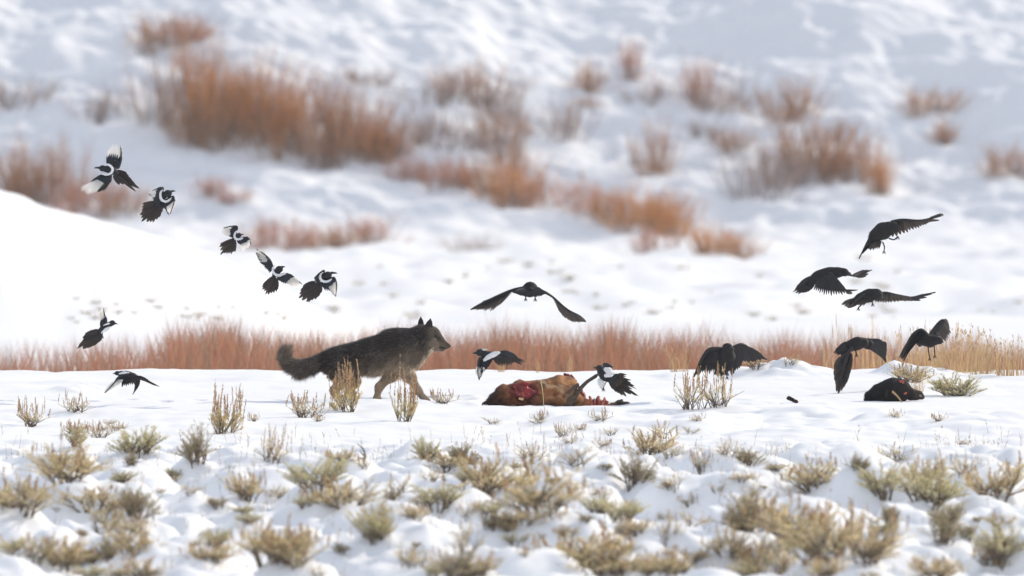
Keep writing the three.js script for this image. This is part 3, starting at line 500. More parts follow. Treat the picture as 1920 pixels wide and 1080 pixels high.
// ---------------------------------------------------------------- wolf
{
  const D = 99.9, s = D / F, cx = 690, cy = 752, O = P(cx, cy, D);
  O.y = hNear(O.x, D);
  const g = thing('gray_wolf', 'dark grey wolf trotting right across the snow with curled tail', 'wolf', O);
  const J = (x, y, z = 0) => V((x - cx) * s, (cy - y) * s, z);
  const B = (x1, y1, z1, r1, x2, y2, z2, r2, z = 1) => ({ a: J(x1, y1, z1), b: J(x2, y2, z2), ra: r1 * s, rb: r2 * s, z });
  const bones = [
    B(754, 656, 0, 38, 700, 668, 0, 33, 1.35), B(700, 668, 0, 33, 634, 678, 0, 27, 1.3), B(757, 648, 0, 31, 740, 650, 0, 33, 1.4),
    B(764, 655, 0, 34, 794, 638, 0, 24, 1.2), B(772, 662, 0, 28, 796, 644, 0, 22, 1.15), B(790, 628, 0, 18, 806, 628, 0, 17, 1.1),
    B(804, 640, 0, 16, 812, 641, 0, 12, 1.0), B(814, 630, 0, 12, 822, 639, 0, 9.5), B(821, 641, 0, 9, 839, 649.5, 0, 5.4), B(812, 650, 0, 6.5, 830, 657, 0, 3.4),
    B(612, 674, 0, 13, 588, 686, 0, 12.5), B(588, 686, 0, 12.5, 564, 691, 0, 14), B(564, 691, 0, 14, 543, 683, 0, 12), B(543, 683, 0, 12, 530, 668, 0, 8), B(530, 668, 0, 7.5, 533, 659, 0, 5), B(533, 659, 0, 5, 541, 657, 0, 3.5),
    // near hind leg
    B(632, 686, .055, 23, 643, 714, .07, 13, 1.3), B(643, 714, .07, 12, 626, 732, .075, 6.5), B(626, 732, .075, 6, 631, 750, .075, 5), B(631, 751, .075, 5, 638, 752, .075, 4.6),
    B(636, 686, -.055, 22, 664, 716, -.07, 12, 1.3), B(664, 716, -.07, 11, 654, 735, -.07, 6), B(654, 735, -.07, 5.6, 662, 749, -.07, 4.8), B(662, 750, -.07, 4.8, 669, 751, -.07, 4.4),
    // near front leg reaches forward, far one is swept back
    B(756, 674, .07, 22, 768, 703, .085, 11, 1.4), B(768, 703, .085, 10, 785, 733, .085, 6), B(785, 733, .085, 5.6, 796, 748, .085, 5), B(796, 749, .085, 5, 803, 752, .085, 4.6),
    B(752, 674, -.07, 21, 733, 705, -.08, 11, 1.4), B(733, 705, -.08, 10, 711, 727, -.08, 7), B(711, 727, -.08, 6.4, 706, 749, -.08, 5.2), B(706, 750, -.08, 5, 712, 752, -.08, 4.6),
  ];
  const body = skin(bones, 9 * s, V(-0.86, -0.03, -0.26), V(0.78, 0.78, 0.26), [0.0095, 0.0085, 0.009]);
  const px = x => cx + x / s, py = y => cy - y / s;
  const coat = (x, y, z) => {
    const X = px(x) + 5 * noise(x * 30, y * 30, 3), Y = py(y) + 7 * noise(x * 22 + 5, y * 26, 7) + 4 * noise(x * 60, y * 70, 9);
    const back = pieces([[530, 668], [600, 672], [640, 652], [700, 634], [757, 612], [780, 610], [850, 640]], X);
    let c = [0.036, 0.027, 0.022];                                   // near black saddle
    const dn = Y - back, mix = (q, t) => { c = c.map((v, i) => lerp(v, q[i], t)); };
    if (X > 604) { mix([0.16, 0.122, 0.09], sstep(18, 50, dn)); mix([0.50, 0.40, 0.29], sstep(48, 76, dn)); }
    else { mix([0.17, 0.13, 0.098], 0.75); }
    if (X < 556 && Y < 682) mix([0.34, 0.27, 0.2], 0.5 * sstep(556, 535, X));  // pale tail tip, with rim light along the edge put into the colour
    if (Y > 712) mix([0.30, 0.22, 0.14], 0.8 * sstep(708, 724, Y));
    if (X > 796) { mix([0.13, 0.10, 0.068], 0.75 * sstep(796, 812, X)); if (Y > 640 && X < 826) mix([0.24, 0.19, 0.14], 0.5); if (X > 816 && Y < 650 - (838 - X) * 0.5) mix([0.045, 0.037, 0.03], 0.7); if (Math.hypot(X - 821, Y - 636) < 5) mix([0.02, 0.016, 0.014], 0.8); }
    if (X > 770 && Y > 655 && X < 815) { mix([0.26, 0.2, 0.15], 0.5); const fr = pieces([[655, 812], [664, 806], [676, 792], [692, 777], [706, 770]], Y) - X; if (fr < 9 && Y < 703) mix([0.72, 0.62, 0.48], 0.75 * sstep(10, 3, fr)); }  // pale chest fur; its cream front strip is sun rim light painted in
    return c;
  };
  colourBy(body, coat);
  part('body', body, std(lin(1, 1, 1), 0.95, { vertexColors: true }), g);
  const R = rng(1212);
  const fur = hair(body, 70000, 0.0021, R, (x, y, z, n) => {
    const X = px(x), Y = py(y); let len = 0.042, dir = V(-0.9, -0.45, 0), lay = 0.85;
    if (X < 606) { len = 0.05 * (0.7 + 0.6 * R()); const t = sstep(560, 530, X); dir = V(-1 + t * 0.8, -0.5 * (1 - t) + t * 0.6, 0); lay = 0.8; if (X < 545 && Y < 672) dir = V(0.5, 0.6, 0); }
    else if (X > 756 && Y < 700) { len = pieces([[756, 0.045], [785, 0.046], [800, 0.032], [812, 0.017], [824, 0.009], [838, 0.004]], X); dir = V(-0.6 - 0.2 * sstep(790, 815, X), -0.7 + 0.4 * sstep(790, 815, X), 0); }
    if (Y > 700) { len = lerp(len, 0.014, sstep(704, 722, Y)); dir = V(-0.35, -0.9, 0); }
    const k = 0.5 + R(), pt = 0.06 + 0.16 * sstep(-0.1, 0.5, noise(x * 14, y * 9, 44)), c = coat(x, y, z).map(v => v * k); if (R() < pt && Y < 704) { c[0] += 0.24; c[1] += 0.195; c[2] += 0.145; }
    return { len, dir, lay, col: c };
  });
  const fm = part('fur', fur, thinMat(lin(1, 1, 1), 0.45, { vertexColors: true }), g); fm.userData.kind = 'stuff';
  const dark = std(lin(0.018, 0.015, 0.014), 0.5);
  for (const [bx, by, tx, ty, z0, zt, w] of [[803, 613, 807.5, 597, 0.045, 0.055, 9.5], [789, 612, 789, 594.5, -0.045, -0.06, 7.5]]) { // a hollow cupped ear
    const so = new Soup(), C = [], n = 7;
    for (let i = 0; i <= n; i++) { const a = -0.5 + i / n; C.push(J(bx + a * 2 * w * 0.9, by + 2 - Math.cos(a * 3) * 2, z0 - Math.cos(a * 3.1) * 0.022 + 0.012)); }
    const t = J(tx, ty, zt), mid = C.map((q, i) => q.clone().lerp(t, 0.55).add(V((i / n - 0.5) * 0.016, 0, 0)));
    for (let i = 0; i < n; i++) { so.quad(C[i], C[i + 1], mid[i + 1], mid[i]); so.tri(mid[i], mid[i + 1], t); }
    const eg = so.geo(), back = eg.clone().translate(0, -0.001, -0.007);
    part('ear', join([eg, back]), std(lin(0.03, 0.024, 0.02), 0.95), g);
  }
  part('nose', loft([J(840, 647.5), J(843.5, 649.5)], [3.6 * s, 2.6 * s], 10, 3), dark, g);
  part('mouth', loft([J(822, 650.5, 0.034), J(828, 653.5, 0.032), J(835, 655, 0.018)], [1.6 * s, 2.4 * s, 1.0 * s], 8), dark, g);
  const ey = part('eye', new THREE.SphereGeometry(0.0075, 12, 8), std(lin(0.25, 0.15, 0.03), 0.15), g); ey.position.copy(J(820.5, 636, 0.052));
  const pu = part('pupil', new THREE.SphereGeometry(0.004, 8, 6), std(lin(0.005, 0.005, 0.005), 0.1), ey); pu.position.set(0.002, 0, 0.005);
}
// ---------------------------------------------------------------- elk carcass
const fleshMat = new THREE.MeshPhysicalMaterial({ vertexColors: true, roughness: 0.5, clearcoat: 0.1, clearcoatRoughness: 0.4, side: THREE.DoubleSide });
const hideMat = std(lin(1, 1, 1), 0.92, { vertexColors: true });
const meat = (sc, R0) => (x, y, z) => { const n = fbm(x * sc, y * sc + z * sc * 0.7, R0, 3), m = noise(x * sc * 2.7 + 3, y * sc * 2.7 - z * 40, R0 + 5); const c = [lerp(0.30, 0.05, clamp(0.5 + n)), lerp(0.007, 0.003, clamp(0.5 + n)), lerp(0.013, 0.005, clamp(0.5 + n))]; return m > 0.66 ? [0.32, 0.08, 0.05] : c; };
{
  const D = 99.15, s = D / F, cx = 1020, cy = 757, O = P(cx, cy, D); O.y = Math.max(...[0, 0.2, 0.35, 0.5, 0.65, 0.78].map(v => hNear(O.x + v, D - 0.1))) - 0.012;
  const g = thing('elk_carcass', 'torn brown elk carcass lying on the snow with red wounds', 'carcass', O);
  const J = (x, y, z = 0) => V((x - cx) * s, (cy - y) * s, z);
  const B = (x1, y1, z1, r1, x2, y2, z2, r2, z = 1) => ({ a: J(x1, y1, z1), b: J(x2, y2, z2), ra: r1 * s, rb: r2 * s, z });
  const bones = [B(906, 755, .05, 2, 925, 748, .03, 9), B(925, 748, .02, 10, 950, 738, 0, 18), B(950, 738, 0, 18, 978, 736, 0, 23, 0.9), B(978, 736, 0, 23, 1020, 736, -.02, 25, 0.85), B(1020, 736, -.02, 25, 1050, 731, -.06, 27, 0.85), B(1050, 726, -.08, 25, 1066, 722, -.1, 19, 0.9), B(1052, 742, .02, 17, 1082, 747, .02, 11), B(1082, 747, .02, 11, 1104, 753, .02, 6),
    B(1008, 746, .14, 10, 1058, 748, .12, 9)];
  const px = x => cx + x / s, py = y => cy - y / s;
  const body = skin(bones, 8 * s, V(-0.58, -0.06, -0.3), V(0.44, 0.31, 0.3), [0.008, 0.008, 0.009], (x, y, z) => 0.007 * noise(x * 22, y * 26 + z * 14, 5) + 0.014 * noise(x * 9, y * 12 + z * 9, 15) + 0.007 * Math.abs(noise(x * 16 + y * 30, y * 9 - x * 5, 35)));
  const hide = (x, y, z) => {
    const X = px(x) + 7 * noise(x * 26, y * 30 + z * 10, 6), Y = py(y) + 4 * noise(x * 31, y * 24, 8);
    let c = [0.36, 0.15, 0.06]; const mix = (q, t) => { c = c.map((v, i) => lerp(v, q[i], t)); };
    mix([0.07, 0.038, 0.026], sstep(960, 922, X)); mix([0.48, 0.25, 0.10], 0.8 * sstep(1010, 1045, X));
    { const e = (X - 986) ** 2 / 900 + (Y - 730) ** 2 / 330; mix([0.13, 0.016, 0.016], 0.92 * sstep(1.2, 0.55, e)); }
    mix([0.16, 0.085, 0.05], 0.6 * sstep(0.2, 0.6, noise(x * 13, y * 30, 12) ) * sstep(985, 1010, X));
    const st = Math.abs(Y - (712 + (X - 1015) * 0.38)); if (X > 1010 && X < 1060) mix([0.72, 0.50, 0.29], 0.8 * sstep(5, 1.5, st));
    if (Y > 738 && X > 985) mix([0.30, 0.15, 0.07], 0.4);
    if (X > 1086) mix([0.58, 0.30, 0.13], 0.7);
    { const f = noise(x * 34 + y * 20, y * 60 - x * 8, 52); c = c.map(v => v * (1 + 0.2 * f)); }
    return c.map((v, i) => v * [0.8, 0.74, 0.74][i]);
  };
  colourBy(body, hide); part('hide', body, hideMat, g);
  const R = rng(88);
  const fh = part('fur', hair(body, 42000, 0.0022, R, (x, y, z) => { const k = 0.55 + 0.95 * R(); const X = px(x), Y = py(y); if ((X - 984) ** 2 / 400 + (Y - 730) ** 2 / 160 < 1 && z > 0) return null; return { len: 0.022, dir: V(-0.8, -0.6, 0.1), lay: 0.95, col: hide(x, y, z).map(v => v * k) }; }), thinMat(lin(1, 1, 1), 0.2, { vertexColors: true }), g); fh.userData.kind = 'stuff';
  const lump = (name, list, sc, seed, k = 3) => { const bs = list.map(a => B(...a)); const lo = V(9, 9, 9), hi = V(-9, -9, -9); for (const b of bs) for (const q of [b.a, b.b]) { lo.min(q.clone().subScalar(Math.max(b.ra, b.rb) + 0.03)); hi.max(q.clone().addScalar(Math.max(b.ra, b.rb) + 0.03)); } const m = skin(bs, k * s, lo, hi, [0.0045, 0.0045, 0.0045], (x, y, z) => 0.005 * noise(x * 60, y * 60 + z * 33, seed) + 0.003 * noise(x * 140, y * 140, seed + 3)); colourBy(m, meat(sc, seed)); return part(name, m, fleshMat, g); };
  tag(lump('wound', [[966, 720, .095, 5, 984, 730, .108, 9], [960, 733, .09, 4, 972, 730, .10, 6], [984, 730, .115, 8, 1004, 734, .115, 6], [970, 734, .12, 4, 978, 740, .125, 4], [978, 739, .125, 4, 996, 740, .125, 4], [978, 716, .09, 4, 990, 718, .09, 3], [1004, 733, .13, 4, 1012, 733, .125, 2]], 20, 21), 'dark red open wound in the flank');
  const fat = part('fat_patch', loft([J(974, 744, .142), J(980, 745, .145)], [2.2 * s, 2.8 * s], 10, 4), std(lin(0.70, 0.44, 0.22), 0.4), g); tag(fat, 'pale yellow lump of fat below the wound');
  tag(lump('torn_flesh', [[1064, 703, -.1, 3, 1076, 714, -.08, 4], [1072, 701, -.09, 2, 1078, 713, -.08, 3], [1058, 700, -.1, 2.5, 1068, 704, -.1, 3]], 30, 27), 'raw red flesh at the top edge');
  tag(lump('torn_flesh', [[1084, 722, -.03, 3, 1094, 738, .0, 4], [1090, 732, -.0, 3, 1097, 750, .02, 4]], 30, 29), 'raw red neck stump');
  for (const [x, y0, y1, z, r] of [[1098, 757, 742, .03, 3.2], [1103, 758, 740, .0, 2.6], [1109, 759, 741, .03, 3.4], [1114, 759, 743, .04, 3.2], [1122, 760, 740, .02, 4], [1128, 760, 745, .04, 3.6], [1133, 760, 742, .01, 4.2], [1137, 760, 747, .03, 3.4]]) { // bare ribs and vertebrae of the neck
    const R2 = rng(x), ln = (R2() - 0.4) * 7; const b = loft([J(x, y0 + 1, z), J(x + ln * 0.3 + 1.5, (y0 + y1) / 2, z + .02), J(x + ln, y1 + R2() * 4, z - .02 + R2() * .04)], [r * s * 1.1, r * (0.5 + 0.4 * R2()) * s, r * (0.35 + 0.5 * R2()) * s], 7); const t = R2() < 0.5 ? 1 : 0; colourBy(b, (X, Y, Z) => noise(X * 90, Y * 110, 4) > 0 ^ t ? [0.5, 0.16, 0.11] : [0.28, 0.045, 0.035]); part('bone', b, fleshMat, g);
  }
  tag(lump('torn_flesh', [[1100, 756, .0, 4, 1112, 752, -.01, 5], [1112, 752, -.01, 5, 1126, 754, .0, 6], [1126, 753, .0, 5, 1137, 757, .02, 4], [1118, 748, -.02, 3, 1122, 744, -.02, 2.5]], 34, 39), 'raw pink and red neck flesh');
  const spine = loft([J(1092, 757, .02), J(1115, 759, .02), J(1142, 761, .02)], [5 * s, 4.5 * s, 3.5 * s], 8); colourBy(spine, meat(40, 33)); part('neck_bone', spine, fleshMat, g);
  const hoofLeg = loft([J(1062, 752, .12), J(1074, 744, .14), J(1085, 729, .15), J(1100, 713, .14), J(1117, 702, .13)], [9 * s, 8 * s, 5 * s, 3.7 * s, 3.2 * s, 3.4 * s], 10, 18); colourBy(hoofLeg, (x, y, z) => { const n = 0.8 + 0.4 * noise(x * 60, y * 60, 2); return [0.085 * n, 0.06 * n, 0.045 * n]; }); const lg = part('leg', hoofLeg, hideMat, g); tag(lg, 'slim dark leg raised stiffly to the right');
  part('hoof', loft([J(1116, 702.5, .13), J(1121, 698.5, .125)], [3.6 * s, 2 * s], 8, 3), std(lin(0.02, 0.018, 0.016), 0.5), lg);
  const stub = loft([J(1057, 748, .13), J(1068, 735, .14), J(1078, 723, .13), J(1084, 717, .12)], [8 * s, 7 * s, 5 * s, 2.4 * s], 10, 12, 0.8); colourBy(stub, (x, y, z) => noise(x * 40, y * 40, 6) > 0.15 ? [0.24, 0.125, 0.055] : [0.09, 0.062, 0.045]); tag(part('leg', stub, hideMat, g), 'short folded leg beside the raised one');
  const h = skin([B(1146, 759, .02, 5.5, 1160, 757, .02, 7), B(1160, 757, .02, 7.5, 1174, 758, .02, 7), B(1174, 759, .02, 6, 1186, 764, .03, 3.6), B(1160, 750, .0, 3, 1166, 748, -.01, 2)], 4 * s, J(1135, 772, -.07), J(1196, 738, .1), [0.005, 0.005, 0.005], (x, y, z) => 0.004 * noise(x * 60, y * 60, 3));
  const hc = (x, y) => { const X = px(x) + 3 * noise(x * 60, y * 60, 3); return X > 1153 && X < 1172 ? [0.035, 0.026, 0.018] : [0.19, 0.10, 0.05]; }; colourBy(h, hc);
  const hp = part('hide_remnant', h, hideMat, g); tag(hp, 'dark brown furry remnant at the right end');
  const hf = part('fur', hair(h, 2500, 0.0015, R, (x, y, z) => ({ len: 0.016, dir: V(0.6, -0.4, 0), lay: 0.8, col: hc(x, y) })), thinMat(lin(1, 1, 1), 0.2, { vertexColors: true }), hp); hf.userData.kind = 'stuff';
}
// ---------------------------------------------------------------- severed dark head
{
  const D = 99.78, s = D / F, cx = 1675, cy = 752, O = P(cx, cy, D); O.y = hNear(O.x, D) - 0.015;
  const g = thing('animal_head', 'black furred animal head and neck with red wounds lying on the snow', 'carcass', O);
  const J = (x, y, z = 0) => V((x - cx) * s, (cy - y) * s, z);
  const B = (x1, y1, z1, r1, x2, y2, z2, r2, z = 1) => ({ a: J(x1, y1, z1), b: J(x2, y2, z2), ra: r1 * s, rb: r2 * s, z });
  const bones = [B(1634, 740, 0, 12.5, 1650, 733, 0, 17), B(1650, 733, 0, 18, 1676, 727, 0, 22.5), B(1676, 727, 0, 22.5, 1690, 724, 0, 16.5), B(1690, 724, 0, 15, 1708, 734, 0, 9.5), B(1708, 734, 0, 9, 1724, 738, 0, 7), B(1724, 736, 0, 6, 1730, 741, 0, 3.6), B(1706, 742, 0, 4.5, 1719, 744, 0, 3.5), B(1626, 748, 0, 6, 1640, 745, 0, 11), B(1668, 740, .03, 15, 1692, 742, .02, 9)];
  const m = skin(bones, 5 * s, V(-0.31, -0.05, -0.2), V(0.31, 0.26, 0.2), [0.006, 0.006, 0.006], (x, y, z) => 0.004 * noise(x * 28, y * 30 + z * 20, 5));
  const px = x => cx + x / s, py = y => cy - y / s;
  const hc = (x, y, z) => { const X = px(x) + 4 * noise(x * 40, y * 44, 2); let c = [0.008, 0.007, 0.008]; if (X > 1690) c = [0.018, 0.013, 0.011]; if (X > 1716) c = [0.045, 0.033, 0.026]; return c; };
  colourBy(m, hc); part('hide', m, hideMat, g);
  const R = rng(5);
  const hf = part('fur', hair(m, 12000, 0.0015, R, (x, y, z) => ({ len: px(x) > 1700 ? 0.006 : 0.017, dir: V(-0.8, -0.5, 0), lay: 0.95, col: hc(x, y, z).map(v => v * (0.6 + 0.9 * R())) })), thinMat(lin(1, 1, 1), 0.2, { vertexColors: true }), g); hf.userData.kind = 'stuff';
  for (const [x, y, z, r, l] of [[1689, 713, .055, 5, 'red raw wound where the antler stood'], [1696, 733, .062, 3.2, 'small red eye wound']]) { const q = new THREE.IcosahedronGeometry(r * s, 3); const p = q.attributes.position; for (let i = 0; i < p.count; i++) { const k = 1 + 0.35 * noise(p.getX(i) * 160, p.getY(i) * 160 + p.getZ(i) * 90, 4); p.setXYZ(i, p.getX(i) * k * 1.15, p.getY(i) * k * 0.95, p.getZ(i) * k * 0.7); } q.computeVertexNormals(); colourBy(q, (X, Y, Z) => noise(X * 150, Y * 150 + Z * 80, 8) > 0.2 ? [0.5, 0.14, 0.10] : [0.36, 0.02, 0.018]); const w = part('wound', q, fleshMat, g); w.position.copy(J(x, y, z)); tag(w, l); }
  part('nostril', loft([J(1724, 737, .03), J(1727, 739, .026)], [2.2 * s, 1.6 * s], 8, 3), std(lin(0.3, 0.26, 0.19), 0.7), g);
  const ear = part('ear', loft([J(1666, 727, .09), J(1662, 735, .105), J(1660, 742, .1)], [4.5 * s, 5.5 * s, 2 * s], 8, 0, 0.4), hideMat, g); colourBy(ear.geometry, () => [0.02, 0.016, 0.015]);
}
{ // dry stalk leaning across the severed head
  const D = 99.5, s = D / F, p = P(1694, 752, D); p.y = hNear(p.x, D);
  const g = thing('dry_stalk', 'single tan dry stalk leaning across the severed dark head', 'stalk', p);
  part('stem', loft([V(0.01, -0.04, 0), V(-9 * s, 9 * s, -0.01), V(-20 * s, 20 * s, -0.02)], [1.3 * s, 1.5 * s, 2.2 * s], 7), std(lin(0.42, 0.28, 0.14), 0.9), g);
  const D2 = 98.85, p2 = P(1020, 757, D2); p2.y = hNear(p2.x, D2);
  const g2 = thing('dry_stalk', 'single pale straw stalk standing in front of the elk carcass', 'stalk', p2);
  part('stem', loft([V(0, -0.04, 0), V(-2 * s, 24 * s, 0), V(-6 * s, 48 * s, -0.01)], [0.8 * s, 0.8 * s, 1.2 * s], 6), std(lin(0.6, 0.46, 0.22), 0.9), g2);
}
{ // scrap of dark hide
  const D = 99.4, s = D / F, p = P(1486, 756, D); p.y = hNear(p.x, D);
  const g = thing('hide_scrap', 'small black scrap of hide lying alone on the open snow', 'scrap', p), J = (x, y, z = 0) => V((x - 1486) * s, (756 - y) * s, z);
  const B = (x1, y1, z1, r1, x2, y2, z2, r2) => ({ a: J(x1, y1, z1), b: J(x2, y2, z2), ra: r1 * s, rb: r2 * s });
  const m = skin([B(1479, 748, 0, 4.2, 1484, 750, 0, 3.6), B(1484, 750, 0, 3.6, 1493, 754.5, .02, 3.4)], 2 * s, J(1468, 768, -.06), J(1504, 738, .08), [0.004, 0.004, 0.004], (x, y, z) => 0.003 * noise(x * 90, y * 90 + z * 50, 2));
  colourBy(m, (x, y) => x > 0 ? [0.04, 0.016, 0.014] : [0.016, 0.014, 0.013]); part('hide', m, hideMat, g);
}
// ---------------------------------------------------------------- birds
const mMag = std(lin(0.008, 0.010, 0.014), 0.7), mMagWing = thinMat(lin(0.014, 0.020, 0.030), 0.08, { roughness: 0.6, vertexColors: true }), mMagTail = thinMat(lin(0.044, 0.033, 0.027), 0.42, { vertexColors: true }), mWhite = thinMat(lin(0.86, 0.83, 0.78), 0.5), mWhiteBody = std(lin(0.78, 0.79, 0.80), 0.9);
const mRav = std(lin(0.009, 0.008, 0.009), 0.8), mRavWing = thinMat(lin(0.085, 0.066, 0.054), 0.45, { roughness: 0.8, vertexColors: true }), mRavDark = thinMat(lin(0.016, 0.014, 0.015), 0.15, { roughness: 0.6, vertexColors: true }), mLeg = std(lin(0.016, 0.015, 0.014), 0.6), mBeak = std(lin(0.012, 0.012, 0.013), 0.3);
const plumeMat = thinMat(lin(1, 1, 1), 0.15, { vertexColors: true });
const mats = { k: mMagWing, w: mWhite, t: mMagTail, r: mRavWing, d: mRavDark };
function along(list, t) { const f = t * (list.length - 1), i = Math.min(list.length - 2, Math.floor(f)), u = f - i; return list[i].clone().lerp(list[i + 1], u); }
function feather(s, b, t, side, w, nrm, camber, col) {
  const ws = [0.6, 0.98, 1, 0.74, 0.4, 0.1], ts = [0, 0.2, 0.5, 0.78, 0.93, 1], row = [];
  for (let i = 0; i < 6; i++) { const c = b.clone().lerp(t, ts[i]).addScaledVector(nrm, camber * Math.sin(ts[i] * 3.14)); row.push([c.clone().addScaledVector(side, w * ws[i]), c.clone().addScaledVector(nrm, w * 0.12 * ws[i]), c.clone().addScaledVector(side, -w * ws[i])]); }
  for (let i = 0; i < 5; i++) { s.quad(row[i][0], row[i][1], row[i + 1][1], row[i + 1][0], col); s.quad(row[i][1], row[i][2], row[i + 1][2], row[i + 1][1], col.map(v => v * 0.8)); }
}
function fan(base, tips, n, R, wk = 1) { // overlapping feathers between two polylines
  const s = new Soup(), T = [], Bs = [];
  for (let i = 0; i < n; i++) { const t = n > 1 ? i / (n - 1) : 0.5; T.push(along(tips, t)); Bs.push(along(base, t)); }
  for (let i = 0; i < n; i++) {
    const a = T[Math.max(0, i - 1)], c = T[Math.min(n - 1, i + 1)], dir = T[i].clone().sub(Bs[i]), L = dir.length(); dir.normalize();
    const gap = c.clone().sub(a), sp = gap.length() / (i === 0 || i === n - 1 ? 1 : 2);
    gap.addScaledVector(dir, -gap.dot(dir)); if (gap.lengthSq() < 1e-9) gap.set(dir.y, -dir.x, 0); gap.normalize();
    const nrm = V().crossVectors(dir, gap).normalize(), w = Math.max(0.005, Math.min(0.035, Math.min(sp * 0.56, L * 0.3) * wk)), fk = 0.65 + 0.7 * R(), tl = 0.35;
    gap.multiplyScalar(Math.cos(tl)).addScaledVector(nrm, Math.sin(tl));
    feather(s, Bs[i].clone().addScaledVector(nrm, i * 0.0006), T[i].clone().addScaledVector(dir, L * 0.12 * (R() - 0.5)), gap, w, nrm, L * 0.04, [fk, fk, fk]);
  }
  return s.geo();
}
function bird(o) {
  const mag = o.k === 'magpie', s = o.d / F, [cx, cy] = o.c, O = P(cx, cy, o.d), R = rng(Math.round(cx * 7 + cy));
  const g = thing(mag ? 'magpie' : 'raven', o.label, mag ? 'magpie' : 'raven', O, o.group || (mag ? 'black and white magpies scattering from the carcass' : 'black ravens around the carcasses'));
  const J = a => V((a[0] - cx) * s, (cy - a[1]) * s, (a[2] || 0) / 100);          // third entry: centimetres towards the viewer
  const line = l => l.map(J);
  const bg = loft(line(o.spine), o.spine.map(a => a[3] * s), 12, o.spine.length * 4), bm = part('body', bg, mag ? mMag : mRav, g), back = J(o.spine[0]).sub(J(o.spine[o.spine.length - 1])).normalize();
  const plume = (geo, parent, dark, cnt, len) => { const k = R() * 0, m = part('plumage', hair(geo, cnt, 0.0032, R, () => { const v = 0.6 + 0.9 * R(); return { len, dir: back, lay: 1.3, col: dark.map(q => q * v) }; }), plumeMat, parent); m.userData.kind = 'stuff'; };
  plume(bg, bm, mag ? [0.010, 0.013, 0.019] : [0.016, 0.014, 0.014], mag ? 500 : 900, mag ? 0.014 : 0.022);
  if (o.head) { const h = new THREE.SphereGeometry(1, 14, 10); h.scale(o.head[3] * s * 1.12, o.head[3] * s * 0.95, o.head[3] * s); const m = part('head', h, mag ? mMag : mRav, g); m.position.copy(J(o.head)); if (o.beak) m.rotation.z = Math.atan2(o.head[1] - o.beak[1][1], o.beak[1][0] - o.head[0]); }
  if (o.beak) part('beak', loft([J(o.beak[0]), J(o.beak[0]).lerp(J(o.beak[1]), 0.6).add(V(0, 0.002, 0)), J(o.beak[1])], [(o.bw || 2.2) * s, (o.bw || 2.2) * 0.7 * s, 0.4 * s], 8), mBeak, g);
  if (o.eye) { const e = part('eye', new THREE.SphereGeometry(0.004, 8, 6), std(lin(0.01, 0.008, 0.006), 0.1), g); e.position.copy(J(o.eye)); }
  for (const r of o.white || []) { const m = part('white_shoulder_feathers', loft(line(r.p), r.r.map(v => v * s * 1.1), 8, 0, 1), mWhiteBody, g); plume(m.geometry, m, [0.8, 0.8, 0.8], 220, 0.012); }
  if (o.belly) { const m = part('white_belly', loft(line(o.belly), o.belly.map(a => a[3] * s), 10), mWhiteBody, g); plume(m.geometry, m, [0.8, 0.8, 0.8], 240, 0.012); }
  for (const w of o.wings || []) {
    const arm = line(w.arm), ag = loft(arm, arm.map((q, i) => (w.ar || (mag ? 2.0 : 3.2)) * s * (1 - 0.6 * i / (arm.length - 1))), 7);
    const gs = [colourBy(ag, () => [0.9, 0.9, 0.9])];
    for (const f of w.fans.filter(f => f.cov)) { const b = line(f.b), t = line(f.t).map((q, i, a) => along(b, i / (a.length - 1)).lerp(q, f.cov)); gs.push(fan(b, t, Math.max(4, Math.round(f.n * 0.9)), R, 1.3).translate(0, 0, 0.004)); }
    const wm = part('wing', join(gs.map(q => { q.deleteAttribute('uv'); return q; })), mag ? mMagWing : mRavDark, g);
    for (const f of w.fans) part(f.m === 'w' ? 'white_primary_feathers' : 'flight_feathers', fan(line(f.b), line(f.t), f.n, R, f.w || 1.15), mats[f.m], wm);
  }
  if (o.tail) part('tail', fan(line(o.tail.b), line(o.tail.t), o.tail.n, R, o.tail.w || 1.15), mats[o.tail.m], g);
  for (const l of o.legs || []) { const L = line(l), foot = L[L.length - 1], gs = [loft(L, L.map((q, i) => (mag ? 1.0 : 1.5) * s * (1 - 0.3 * i / L.length)), 6)]; for (const a of [-0.9, 0, 0.9, 3.1]) gs.push(loft([foot, foot.clone().add(V(Math.sin(a) * 0.012, -0.014, Math.cos(a) * 0.012)), foot.clone().add(V(Math.sin(a) * 0.018, -0.028, Math.cos(a) * 0.014))], [0.9 * s, 0.8 * s, 0.4 * s], 5)); part('leg', join(gs), mLeg, g); }
  return g;
}
